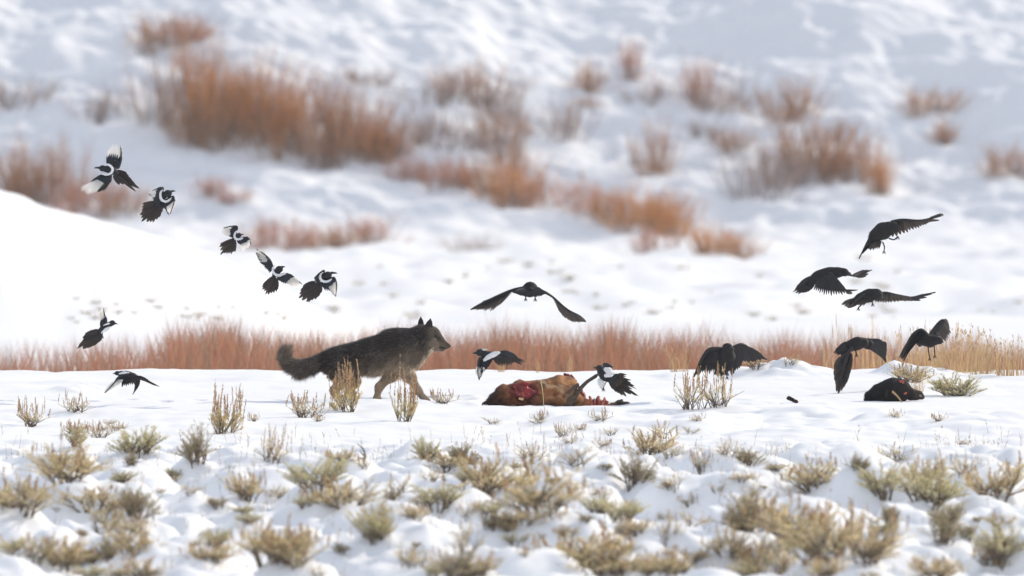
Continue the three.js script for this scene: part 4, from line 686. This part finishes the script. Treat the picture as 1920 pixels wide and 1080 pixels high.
bird({ k: 'magpie', d: 100, c: [211, 321], label: 'topmost magpie at the left, both wings spread showing white tips', spine: [[220, 326, -2, 3], [212, 321, -1, 7.5], [203, 318, 0, 6.5], [194, 316, 0, 5.5]], head: [192.5, 315.6, 1, 6.2], beak: [[186, 314.4, 1], [176.3, 315.2, 1]], eye: [189, 314.5, 3.6],
  white: [{ p: [[197, 307.5, 2], [205, 309.5, 3], [210.5, 315, 3.4], [210.5, 320.5, 3.4], [207, 325, 3.2], [199, 327.3, 3], [189, 325, 2.4]], r: [1.2, 2, 2.1, 2.0, 2.1, 2, 1.2] }],
  wings: [{ arm: [[210, 317, 0], [222, 312, -3], [227, 294, -7], [225, 278, -10]], fans: [{ b: [[202, 312, 0], [212, 317, 0], [221, 316, -2]], t: [[200, 293, -4], [207, 288, -5], [217, 290, -6], [228, 296, -6]], n: 9, m: 'k', cov: 0.7 }, { b: [[208, 304, -3], [216, 302, -4], [224, 304, -5]], t: [[201.5, 283, -8], [205.5, 275, -9], [210, 271, -10], [214, 270, -10], [219, 271.2, -11], [224.5, 276, -11]], n: 9, m: 'w', w: 0.95 }, { b: [[222, 310, -4], [225, 304, -5]], t: [[228, 285, -10], [225.5, 273.5, -11.2]], n: 3, m: 'k', w: 0.7 }] },
    { arm: [[204, 326, 0], [208, 336, 5], [200, 350, 8], [186, 359, 12]], fans: [{ b: [[191, 328, 0], [199, 329, 0], [207, 328, 0]], t: [[170, 342, 5], [179, 348, 6], [189, 353, 7], [200, 351.5, 7], [208, 342, 5]], n: 10, m: 'k', cov: 0.7 }, { b: [[184, 337, 4], [191, 341, 5], [196, 344, 6]], t: [[152, 351.5, 9], [152.5, 356, 10], [157, 360.5, 11], [163, 363.5, 11], [170, 364, 12], [178, 361.5, 12]], n: 9, m: 'w', w: 0.95 }, { b: [[200, 342, 6], [204, 340, 5]], t: [[183, 359.5, 12], [195, 356, 9]], n: 3, m: 't', w: 0.8 }] }],
  tail: { b: [[216, 322, -2], [215, 329, -2]], t: [[237.5, 325, -8], [243, 332, -9], [248, 343, -10], [259.6, 352, -12], [254, 361.3, -12], [245, 351, -10], [234, 347.6, -9], [223, 347, -8]], n: 10, m: 't' } });
bird({ k: 'magpie', d: 100.4, c: [297, 378], label: 'second magpie from the top left, tail fanned brown, wings cupped forward', spine: [[293, 388, -2, 3], [297, 378, -1, 7.5], [304, 369, 0, 7], [313, 363, 1, 6]], head: [314.5, 363, 2, 7.4], beak: [[321, 358.6, 2], [329, 358.3, 2]], eye: [318, 360.5, 5],
  white: [{ p: [[309.5, 353, 2], [302.5, 358, 3], [301, 366, 3.6], [303.5, 373.5, 3.8], [310.5, 377.5, 3.8], [319, 374.5, 3.4], [325, 366.5, 2.6]], r: [1.1, 2, 2.2, 2.2, 2.2, 2, 1.2] }],
  wings: [{ arm: [[300, 370, 0], [306, 354, 3], [300, 352, 6], [287, 357, 9]], fans: [{ b: [[307, 354, 2], [302, 362, 1], [299, 372, 0]], t: [[297, 351, 6], [290, 359, 5], [285, 369, 4], [287, 377, 2]], n: 8, m: 'k', cov: 0.75 }, { b: [[293, 361, 5], [291, 366, 5]], t: [[283, 358.5, 8], [282.5, 364, 8], [284, 369, 7]], n: 4, m: 'w' }, { b: [[290, 367, 4], [289, 369, 4]], t: [[277, 363, 8], [280, 366, 8]], n: 2, m: 'k', w: 0.8 }] },
    { arm: [[305, 378, 0], [325, 368, 4], [327, 378, 8], [320, 400, 12]], fans: [{ b: [[303, 380, 0], [312, 378, 1], [324, 370, 3]], t: [[303, 390, 3], [312, 393, 5], [322, 388, 6], [329, 377, 6]], n: 9, m: 'k', cov: 0.75 }, { b: [[313, 386, 4], [319, 383, 5], [325, 379, 5]], t: [[316, 399, 9], [320, 399, 10], [325, 394, 10], [329, 382, 8]], n: 7, m: 'w' }, { b: [[309, 388, 3], [311, 389, 4]], t: [[315.5, 402, 10], [317.5, 403.3, 10]], n: 2, m: 'k', w: 0.7 }] }],
  tail: { b: [[292, 380, -2], [299, 384, -2]], t: [[267, 382.6, -4], [264.5, 392, -6], [262.4, 404, -8], [261.5, 416, -10], [276.3, 418.7, -10], [285.6, 416, -9], [295.7, 411, -7], [301, 399, -5]], n: 12, m: 't' } });
bird({ k: 'magpie', d: 100.8, c: [441, 447], label: 'smallest magpie of the left flock, between the upper and lower pairs', spine: [[437, 453, -2, 3], [441, 446, -1, 5.5], [446, 442, 0, 5]], head: [447.8, 441, 2, 4.8], beak: [[452, 440, 2], [457, 439.3, 2]], bw: 1.6,
  white: [{ p: [[447, 431.5, 1.5], [441.5, 436, 3], [440, 442, 3.2], [443, 447.5, 3.4], [451, 447.8, 3.2], [461, 443, 2]], r: [1, 1.8, 1.9, 1.9, 1.8, 0.9] }],
  wings: [{ arm: [[441, 440, 0], [445, 425, 2], [434, 424, 5], [420, 427, 8]], fans: [{ b: [[444, 429, 1], [442, 436, 1], [440, 442, 0]], t: [[436, 423, 4], [430, 431, 5], [426.5, 441.5, 4], [432, 444, 2]], n: 8, m: 'k', cov: 0.75 }, { b: [[434, 430, 3], [431, 437, 4]], t: [[421.5, 425, 7], [416.5, 431, 8], [416, 438, 8], [425, 442, 5]], n: 7, m: 'w' }] },
    { arm: [[446, 449, 0], [458, 445, 3], [469, 449, 6], [470, 458, 9]], fans: [{ b: [[446, 450, 0], [452, 448, 1], [462, 445, 3]], t: [[448.5, 457, 3], [455, 461, 4], [465, 457, 6], [470, 450, 6]], n: 8, m: 'k', cov: 0.75 }, { b: [[453, 456, 3], [460, 454, 4], [466, 452, 5]], t: [[457.3, 471.5, 8], [462, 467, 9], [468, 463.3, 9], [471.6, 453, 8]], n: 6, m: 'w' }] }],
  tail: { b: [[437, 448, -1], [441, 451, -1]], t: [[412, 458, -6], [409.5, 464, -7], [413.5, 477, -8], [424, 476.5, -8], [432.8, 476.5, -8], [440, 472, -7]], n: 11, m: 't' } });
bird({ k: 'magpie', d: 100, c: [517, 512], label: 'magpie with wings stretched diagonally, left of the lower pair', spine: [[513, 521, -2, 3], [517, 513, -1, 6.5], [521, 508, 0, 6.5]], head: [523.3, 505, 2, 7], beak: [[528, 500.5, 2], [535, 500.4, 2]], eye: [526, 502.5, 5],
  white: [{ p: [[515, 497, 2], [512, 503, 3], [512.5, 509.5, 3.6], [517.5, 514.5, 3.8], [526, 515.5, 3.4], [536, 512, 2.4]], r: [1.0, 1.9, 2, 2.0, 2, 1] }],
  wings: [{ arm: [[513, 505, 0], [507, 488, 2], [498, 478, 4], [482, 467, 8]], fans: [{ b: [[512, 500, 0], [508, 492, 1], [500, 481, 3]], t: [[505, 511, 0], [495, 501, 2], [487, 489, 4]], n: 9, m: 'k', cov: 0.75 }, { b: [[501, 487, 3], [499, 481, 3], [497, 477, 4]], t: [[485, 487, 6], [481, 476, 8], [479.5, 468.5, 9], [484, 468, 9], [492, 473, 6]], n: 8, m: 'w' }, { b: [[502, 496, 2], [498, 493, 3]], t: [[487, 490.5, 5], [480, 473, 8.6]], n: 3, m: 'k', w: 0.6 }] },
    { arm: [[522, 516, 0], [538, 513, 2], [554, 522, 5], [566, 532, 9]], fans: [{ b: [[521, 518, 0], [531, 516, 1], [541, 515, 2]], t: [[522, 526, 1], [532, 530.5, 3], [543, 533, 4], [556, 524, 5]], n: 10, m: 'k', cov: 0.75 }, { b: [[540, 524, 3], [545, 522, 4], [550, 521, 4]], t: [[544, 535, 6], [552, 537.5, 7], [561, 539.5, 9], [566, 534, 9], [560, 527, 7]], n: 8, m: 'w' }] }],
  tail: { b: [[511, 519, -1], [517, 521, -1]], t: [[491, 535, -6], [490.8, 540, -7], [493.4, 547, -8], [497, 556.5, -9], [506.6, 551.2, -8], [513.7, 549.5, -8], [520.7, 546, -7], [521, 540, -6]], n: 11, m: 't' } });
bird({ k: 'magpie', d: 99.6, c: [602, 527], label: 'right magpie of the lower pair, nearest above the wolf, olive fanned tail', spine: [[594, 535, -2, 3.5], [600, 527, -1, 7], [606, 520, 0, 7], [613, 516, 1, 6]], head: [614.5, 515.6, 2, 7.2], beak: [[621, 511.5, 2], [633, 512.3, 2]], bw: 2.5, eye: [618, 513, 5],
  white: [{ p: [[610, 508, 2], [602.5, 512, 3], [600.5, 518.5, 3.6], [603, 525, 3.9], [611, 527.8, 3.8], [620, 525, 3.3], [627, 519, 2.4]], r: [1.1, 1.9, 2.1, 2.2, 2.2, 2, 1.1] }],
  wings: [{ arm: [[601, 522, 0], [608, 508, 3], [600, 511, 5], [590, 520, 8]], fans: [{ b: [[609, 508, 2], [604, 514, 1], [602, 522, 0]], t: [[603, 508, 4], [595, 514.5, 5], [588.4, 521, 5], [589, 528, 3]], n: 8, m: 'k', cov: 0.8 }] },
    { arm: [[606, 528, 0], [626, 520, 4], [631, 530, 8], [630, 554, 12]], fans: [{ b: [[604, 530, 0], [613, 527, 1], [625, 521, 3]], t: [[604, 538, 3], [610, 544, 5], [621, 546, 6], [632, 532, 6]], n: 10, m: 'k', cov: 0.75 }, { b: [[618, 537, 5], [623, 533, 5], [628, 529, 6]], t: [[624, 549, 9], [629.5, 554, 10], [633.5, 546, 10], [634, 536, 8]], n: 7, m: 'w' }, { b: [[614, 540, 4], [616, 541, 5]], t: [[626, 552, 9.4], [629.6, 555.5, 10]], n: 2, m: 'k', w: 0.7 }] }],
  tail: { b: [[591, 530, -1], [598, 533, -1]], t: [[566.4, 538, -4], [560, 550, -6], [559.6, 562, -8], [573.5, 568.5, -9], [581.4, 566.2, -9], [592.8, 561, -8], [600, 550, -6]], n: 11, m: 't' } });
bird({ k: 'magpie', d: 100.6, c: [196, 613], label: 'lone magpie at the left edge climbing with one wing straight up', spine: [[185, 623, -1, 3.5], [191, 618, 0, 6], [198, 613, 0, 7], [205, 608.5, 0, 5.5], [210, 606, 0, 5]], head: [211, 605.3, 0, 5.2], beak: [[215, 606, 0], [221, 608.2, 0]], bw: 1.7, eye: [213, 604.5, 2.3],
  belly: [[192, 621, 1, 3], [200, 617, 2, 4], [206, 613, 1, 2.5]],
  white: [{ p: [[196, 609, 3], [203, 606.5, 3], [206, 606, 2.6]], r: [1, 1.6, 0.8] }],
  wings: [{ arm: [[196, 611, 2], [199, 598, 4], [196, 588, 6], [195, 578, 8]], fans: [{ b: [[191, 614, 1], [195, 612, 2], [199, 609, 2]], t: [[188.5, 602, 3], [191, 595, 4], [195, 590, 5], [200, 595, 4]], n: 7, m: 'k', cov: 0.75 }, { b: [[190, 601, 3], [193, 598, 4], [196, 596, 4]], t: [[187, 588, 6], [189, 579, 8], [192, 575.5, 9], [195.5, 577, 9]], n: 6, m: 'w' }] }],
  tail: { b: [[186, 620, 0], [190, 625, 0]], t: [[158, 627, -3], [155, 635, -3], [151, 646, -4], [142.6, 653.5, -5], [155.6, 654.6, -5], [168, 650, -4], [178, 645, -3], [187, 633, -1]], n: 10, m: 't', w: 1.4 }, legs: [[[193, 621, 1], [191.5, 629, 1]]] });
bird({ k: 'magpie', d: 99.2, c: [238, 706], label: 'magpie skimming low over the snow at left with thin trailing tail', spine: [[260, 708, 0, 3], [250, 706, 0, 7], [238, 703, 1, 8], [227, 701, 1, 6], [221, 700, 1, 4]], head: [219.6, 699.6, 1, 4.4], beak: [[216, 700, 1], [211.5, 701, 1]], bw: 1.4,
  white: [{ p: [[224, 700.5, 4], [232, 698.5, 4.6], [241, 698, 4.2]], r: [1.2, 2.2, 1.2] }],
  wings: [{ arm: [[232, 703, 3], [222, 709, 6], [214, 718, 9], [198, 735, 14]], fans: [{ b: [[242, 704, 3], [232, 703, 4], [224, 704, 4]], t: [[241, 717, 8], [231, 718, 8], [221, 717, 8], [214, 716, 8]], n: 9, m: 'k', cov: 0.8 }, { b: [[230, 711, 7], [224, 711, 7], [219, 711, 7]], t: [[227, 717, 9], [221, 722, 10], [212, 726, 11], [208, 727, 12]], n: 6, m: 'w' }, { b: [[216, 717, 9], [215, 716, 9]], t: [[205, 730, 12], [197, 735.5, 14]], n: 2, m: 'w', w: 0.7 }] },
    { arm: [[250, 703, 0], [261, 709, 1], [260, 722, 2], [249, 739, 3]], fans: [{ b: [[232, 706, 2], [244, 704, 1], [257, 705, 0]], t: [[229.6, 724.5, 6], [241, 722.5, 5], [253, 720.5, 4], [261, 713, 3]], n: 10, m: 't', cov: 0.6 }, { b: [[256, 714, 2], [261, 712, 2]], t: [[254, 728, 3], [249, 739.5, 3], [259, 725, 3]], n: 4, m: 't', w: 0.9 }] }],
  tail: { b: [[258, 706, 0], [259, 708, 0]], t: [[280, 715.5, -1], [299, 725.5, -2], [292, 724, -2]], n: 3, m: 't', w: 0.6 } });
bird({ k: 'magpie', d: 101, c: [912, 672], label: 'magpie flying left above the left end of the carcass', spine: [[940, 668, -1, 4], [928, 667, -1, 8], [914, 667, 0, 9], [905, 663, 0, 7]], head: [900, 661, 0, 7.2], beak: [[894, 661.5, 0], [885.5, 663.2, 0]], bw: 2.6, eye: [898, 659.5, 3.2],
  white: [{ p: [[908, 675, 4], [916, 669, 5], [926, 664, 5], [936, 660.5, 4]], r: [2.6, 4.2, 4.6, 2.2] }, { p: [[905, 656, 1], [911, 655, 1]], r: [1.6, 1.2] }],
  wings: [{ arm: [[906, 668, 2], [899, 676, 5], [896, 690, 9], [897, 708, 12]], fans: [{ b: [[918, 672, 2], [908, 669, 3], [900, 669, 3]], t: [[921, 680, 4], [914, 692, 6], [904, 700, 8], [895.5, 692, 7]], n: 9, m: 'k', cov: 0.8 }, { b: [[906, 688, 6], [901, 687, 6], [897, 686, 6]], t: [[906, 697, 8], [901, 708, 10], [896, 707, 11], [893, 700, 10]], n: 6, m: 'w' }, { b: [[905, 692, 7], [903, 693, 7]], t: [[901, 708, 10], [898, 712, 11]], n: 2, m: 'k', w: 0.7 }] },
    { arm: [[928, 663, -2], [948, 658.5, -4], [964, 666, -7], [975, 676, -9]], fans: [{ b: [[926, 666, -1], [934, 662, -2], [948, 659, -4], [958, 662, -5]], t: [[929, 681, 0], [937, 686, -1], [951, 686, -3], [963, 682, -6], [974, 677, -8]], n: 13, m: 't', cov: 0.7 }] }],
  tail: { b: [[950, 667, -4], [955, 671, -4]], t: [[986, 677, -10], [985, 680, -10], [978, 684, -9]], n: 4, m: 't', w: 0.9 } });
bird({ k: 'magpie', d: 99.9, c: [1133, 706], label: 'magpie landing at the right end of the carcass with fanned dark tail', spine: [[1142, 712, -1, 5], [1133, 706, 0, 8.5], [1127, 698, 1, 7.5], [1125, 691, 1, 6]], head: [1124.6, 690.4, 1, 6.8], beak: [[1119.5, 690, 1], [1112, 689.6, 1]], bw: 2, eye: [1122, 688.5, 4],
  belly: [[1124, 713, 1, 4.5], [1127, 719, 2, 7], [1128, 725, 1, 4.5], [1129, 729, 1, 2]],
  white: [{ p: [[1135, 692, 4], [1141, 695, 5], [1147, 699, 4]], r: [3.5, 6.5, 3.5] }, { p: [[1135, 704, 5], [1142, 702, 5], [1150, 699, 4]], r: [3, 4, 2] }],
  wings: [{ arm: [[1131, 690, -1], [1133, 682, -3], [1142, 684, -5], [1150, 689, -7]], fans: [{ b: [[1131, 690, -1], [1134, 684, -2]], t: [[1145, 691, -5], [1150, 689, -7], [1142, 684, -5]], n: 5, m: 'k', cov: 0.6 }] },
    { arm: [[1138, 704, 2], [1148, 708, 4], [1162, 700, 5], [1174, 702, 6]], fans: [{ b: [[1142, 711, 2], [1147, 707, 3], [1152, 702, 3]], t: [[1150, 731, 2], [1164, 722, 4], [1172, 712, 5], [1175, 702, 6]], n: 10, m: 't', cov: 0.55 }] }],
  tail: { b: [[1144, 708, -1], [1146, 714, -1]], t: [[1181.6, 713, -6], [1183, 720, -6], [1194.8, 728.6, -8], [1186, 731, -8], [1196.9, 744.9, -9], [1184.6, 738, -8], [1173.4, 742.8, -7], [1164.3, 740.8, -6], [1157, 737.7, -5], [1150, 730, -4]], n: 13, m: 't', w: 1.0 }, legs: [[[1138, 714, 2], [1134, 721, 2], [1131.5, 728, 2]]] });
bird({ k: 'raven', d: 101.5, c: [993, 546], label: 'raven flying away above the carcass with both wings drooping wide', spine: [[992, 547, 4, 10], [994, 543, -4, 15], [996, 541, -14, 10], [997, 541, -20, 7]], head: [998, 541, -24, 7],
  wings: [{ arm: [[982, 540, -6], [964, 543, -4], [931, 556, -8], [883, 581, -14]], fans: [{ b: [[982, 541, -6], [972, 541, -5], [964, 543, -4]], t: [[983, 556, 4], [972, 553, 3], [961, 548, 0]], n: 8, m: 'd', w: 1.8 }, { b: [[963, 543, -4], [948, 548, -6], [930, 556, -8], [912, 566, -10]], t: [[954, 555, -2], [938, 572, -4], [922, 583, -8], [903, 583.5, -11], [882.5, 581.5, -15]], n: 16, m: 'r', cov: 0.38 }] },
    { arm: [[1004, 540, -6], [1023, 549, -4], [1036, 557, -6], [1060, 578, -10], [1098, 604, -16]], fans: [{ b: [[1004, 541, -6], [1014, 544, -5], [1022, 548.5, -4]], t: [[1005, 556, 4], [1014, 555, 3], [1023, 551, 0]], n: 8, m: 'd', w: 1.8 }, { b: [[1037, 558, -6], [1046, 567, -8], [1060, 579, -10], [1074, 589, -12]], t: [[1043, 572, -4], [1050, 587, -5], [1062, 599, -8], [1077, 605.5, -12], [1098.4, 604.3, -16]], n: 15, m: 'r', cov: 0.38 }] }],
  tail: { b: [[984, 540, 2], [1003, 541, 2]], t: [[966, 546, 12], [975, 551, 14], [985, 555.5, 15], [995, 556, 15], [1006, 555, 14], [1018, 551.5, 12]], n: 11, m: 'd', w: 1.7 }, legs: [[[987, 552, 2], [985.5, 559, 3]], [[1002, 552, 2], [1003.6, 559.5, 3]]] });
bird({ k: 'raven', d: 101, c: [1655, 437], label: 'highest raven at the right, banking with one ragged wing stretched right', spine: [[1630, 455, -2, 5], [1642, 442, -2, 13], [1656, 433, 0, 17], [1669, 427, 2, 13]], head: [1675, 426, 5, 11.5], beak: [[1682, 424, 8], [1689, 426, 11]], bw: 3.2, eye: [1679, 422, 12],
  wings: [{ arm: [[1672, 416, 0], [1690, 412, 2], [1728, 413, 2], [1768, 402, -3]], fans: [{ b: [[1672, 420, 1], [1688, 413, 2], [1706, 412.5, 2], [1724, 413, 2], [1738, 412.5, 1]], t: [[1674, 444, 2], [1697, 436, 3], [1716, 429.5, 4], [1731, 423, 3], [1745, 416, 1]], n: 14, m: 'r', cov: 0.38 }, { b: [[1736, 414, 1], [1740, 412, 1]], t: [[1762, 413, -1], [1772, 403.5, -3], [1765.6, 400.4, -4], [1749, 405, -2]], n: 4, m: 'r', w: 0.3 }] },
    { arm: [[1650, 424, -2], [1637, 434, -6], [1628, 452, -9], [1612, 485, -14]], fans: [{ b: [[1648, 440, -2], [1640, 436, -4], [1632, 444, -6]], t: [[1646, 466, -4], [1636, 469, -6], [1625, 470, -9], [1616, 478, -12], [1611.8, 485, -14]], n: 10, m: 'd', cov: 0.6 }] }],
  tail: { b: [[1640, 450, -2], [1652, 452, -1]], t: [[1630, 467, 2], [1640, 468, 3], [1648, 466, 3]], n: 6, m: 'r' }, legs: [[[1667, 447, 4], [1676, 449, 6], [1683, 443, 8]], [[1655, 454, 4], [1658, 463, 6], [1657, 470, 7]]] });
bird({ k: 'raven', d: 101.4, c: [1552, 524], label: 'raven in profile facing right, left of the three at upper right', spine: [[1518, 530, 0, 7], [1535, 520, 0, 13], [1555, 514, 0, 13.5], [1570, 511, 0, 10.5], [1581, 510, 0, 8]], head: [1583, 510.5, 0, 8.2], beak: [[1589, 511.5, 0], [1597, 515, 0]], bw: 3.2, eye: [1587, 508.6, 3.5],
  wings: [{ arm: [[1555, 512, 5], [1567, 523, 10], [1578, 535, 14], [1589, 548, 17]], ar: 4, fans: [{ b: [[1538, 520, 5], [1550, 514, 6], [1561, 518, 8], [1572, 530, 11]], t: [[1525, 544, 9], [1538, 550, 11], [1553, 552, 13], [1571, 552.5, 15], [1588.5, 548.5, 17]], n: 15, m: 'd', cov: 0.6 }, { b: [[1582, 543, 15], [1585, 546, 15]], t: [[1604, 543.5, 19], [1607, 542.5, 19], [1598, 549, 18]], n: 3, m: 'r', w: 0.8 }] },
    { arm: [[1572, 512, -5], [1596, 517, -14], [1610, 519, -22], [1636, 508, -30]], ar: 2.4, fans: [{ b: [[1596, 517, -14], [1603, 519, -18], [1610, 519, -22]], t: [[1609, 513, -22], [1619, 508, -26], [1629, 507.5, -29], [1637.5, 507, -31], [1630, 518, -28], [1618, 521, -24]], n: 9, m: 'r', w: 0.75 }] }],
  tail: { b: [[1524, 520, 0], [1527, 532, 1]], t: [[1500, 532, -2], [1491, 541, -2], [1488, 547, -2], [1495, 550, -1], [1503, 551, 0], [1512, 548, 1], [1520, 543, 2]], n: 10, m: 'd', w: 1.4 } });
bird({ k: 'raven', d: 100.6, c: [1630, 559], label: 'lowest of the three ravens at upper right, wing out flat', spine: [[1600, 567, 0, 6], [1614, 560, 0, 11], [1630, 554, 0, 13], [1641, 551, 2, 10.5]], head: [1645, 551.5, 4, 10.4], beak: [[1650, 556, 7], [1655, 560.5, 9]], bw: 3, eye: [1649, 549, 10],
  wings: [{ arm: [[1642, 551, -2], [1664, 549.5, -6], [1700, 559, -12], [1755, 549.5, -20]], fans: [{ b: [[1646, 553, -2], [1658, 550, -4], [1670, 549.5, -6], [1685, 554, -9], [1700, 559, -12]], t: [[1642, 566, 2], [1656, 568, 1], [1671, 567.5, -1], [1692, 565.5, -6], [1712, 564.5, -11]], n: 13, m: 'r', cov: 0.38 }, { b: [[1700, 560, -12], [1708, 560.5, -13]], t: [[1726, 564, -16], [1742, 557, -19], [1755.5, 549, -21], [1740, 554.5, -19]], n: 5, m: 'd', w: 0.4 }] },
    { arm: [[1625, 550, 3], [1612, 558, 8], [1600, 568, 10]], fans: [{ b: [[1630, 556, 5], [1620, 554, 6], [1611, 558, 7]], t: [[1618, 572, 10], [1608, 573, 11], [1596, 572, 11]], n: 7, m: 'r', cov: 0.38 }] }],
  tail: { b: [[1606, 560, 0], [1610, 569, 0]], t: [[1582, 566, -3], [1576.5, 571.5, -3], [1584, 576, -2], [1591, 577.8, -2], [1601, 575, 0]], n: 8, m: 'r', w: 1.3 }, legs: [[[1620, 566, 3], [1612, 574, 4], [1609, 577, 4]], [[1634, 563, 3], [1636, 569, 4]]] });
bird({ k: 'raven', d: 104.6, c: [1360, 678], label: 'hunched raven on the snow with both wings spread beside dry stalks', spine: [[1350, 697, -4, 9], [1357, 684, -2, 17], [1362, 667, 2, 18], [1364, 655, 5, 12]], head: [1364, 651.5, 8, 9.4], beak: [[1370, 652, 12], [1376, 655, 16]], bw: 3.2, eye: [1368, 649, 13],
  wings: [{ arm: [[1352, 655, 2], [1330, 655, 6], [1318, 668, 8], [1301, 705, 10]], ar: 5, fans: [{ b: [[1356, 656, 3], [1344, 653, 4], [1330, 656, 6], [1321, 665, 7]], t: [[1362, 703, 6], [1352, 702, 7], [1340, 697, 8], [1328, 700, 9], [1312, 700, 10], [1300.5, 705.5, 11]], n: 17, m: 'd', cov: 0.65, w: 1.4 }] },
    { arm: [[1372, 655, 0], [1390, 647, -6], [1408, 656, -12], [1438, 675, -20]], ar: 5, fans: [{ b: [[1368, 658, 2], [1380, 651, -2], [1392, 648, -6], [1404, 653, -10]], t: [[1372, 703, 4], [1383, 693, 2], [1392, 680, -3], [1412, 678.5, -10], [1427, 676.5, -16], [1436, 674.5, -20]], n: 16, m: 'd', cov: 0.65, w: 1.4 }] }],
  tail: { b: [[1346, 690, -4], [1360, 692, -4]], t: [[1340, 703, -10], [1352, 705, -12], [1366, 705, -10]], n: 7, m: 'd', w: 1.4 }, legs: [[[1350, 694, 4], [1353, 706, 6]], [[1362, 694, 4], [1363, 706, 6]]] });
bird({ k: 'raven', d: 101.8, c: [1605, 648], label: 'raven with one wing hanging straight down above the severed head', spine: [[1582, 657, -2, 6], [1594, 649, 0, 11], [1608, 644, 0, 13], [1622, 643, 0, 9]], head: [1630, 645, -6, 7.5],
  wings: [{ arm: [[1596, 652, 8], [1588, 666, 14], [1580, 690, 17], [1571, 735, 18]], ar: 3.5, fans: [{ b: [[1593, 662, 10], [1588, 660, 11], [1581, 668, 12]], t: [[1592.6, 690, 14], [1588, 712, 16], [1577, 735, 18], [1569, 738.5, 19], [1565, 715, 17], [1563, 690, 15]], n: 13, m: 'r', cov: 0.38, w: 1.5 }] },
    { arm: [[1608, 636, -4], [1632, 638, -10], [1654, 641, -16], [1662, 680, -20]], ar: 4, fans: [{ b: [[1612, 640, -4], [1628, 639, -8], [1642, 640, -12], [1655, 643, -16]], t: [[1620, 653, -2], [1636, 658.5, -6], [1649, 668, -12], [1662.5, 681, -18], [1662, 655, -18]], n: 14, m: 'd', cov: 0.6, w: 1.4 }] }],
  tail: { b: [[1590, 644, 2], [1593, 655, 3]], t: [[1572, 652, 6], [1561.5, 660, 8], [1567, 664, 8], [1578, 666, 8], [1588, 662, 6]], n: 8, m: 'd', w: 1.4 }, legs: [[[1603, 655, 2], [1606, 664, 3]]] });
bird({ k: 'raven', d: 102.4, c: [1741, 640], label: 'rightmost raven, wing raised with splayed tips and legs dangling', spine: [[1722, 640, -2, 5], [1733, 639, 0, 10], [1744, 639, 0, 13], [1755, 638, 2, 9]], head: [1760, 638, 4, 7.5], beak: [[1764, 639, 6], [1769, 642, 8]], bw: 2.8,
  wings: [{ arm: [[1740, 630, 2], [1727, 618, 6], [1710, 627, 10], [1689, 670, 16]], ar: 4, fans: [{ b: [[1744, 628, 2], [1736, 621, 4], [1726, 618, 6], [1714, 625, 9]], t: [[1724, 634, 6], [1714, 640, 8], [1704, 656, 11], [1693, 678, 15], [1686.4, 668, 16]], n: 14, m: 'd', cov: 0.6, w: 1.4 }] },
    { arm: [[1744, 629, -4], [1756, 612, -10], [1769, 601, -14], [1780, 610, -18]], ar: 4, fans: [{ b: [[1748, 630, -4], [1753, 620, -7], [1760, 609, -10], [1770, 601, -13]], t: [[1757, 633, -6], [1766, 632, -10], [1775, 642, -15], [1780.8, 639, -17], [1784, 627.5, -19], [1780, 610, -19]], n: 12, m: 'r', cov: 0.38, w: 1.0 }] }],
  tail: { b: [[1728, 635, -2], [1730, 644, -2]], t: [[1716, 638, -6], [1716, 643, -6], [1722, 650, -5]], n: 5, m: 'd', w: 1.3 }, legs: [[[1740, 648, 2], [1741, 660, 3], [1743, 671, 3]], [[1751, 646, 2], [1752, 658, 3], [1752.5, 666, 4]]] });

renderer.render(scene, camera);
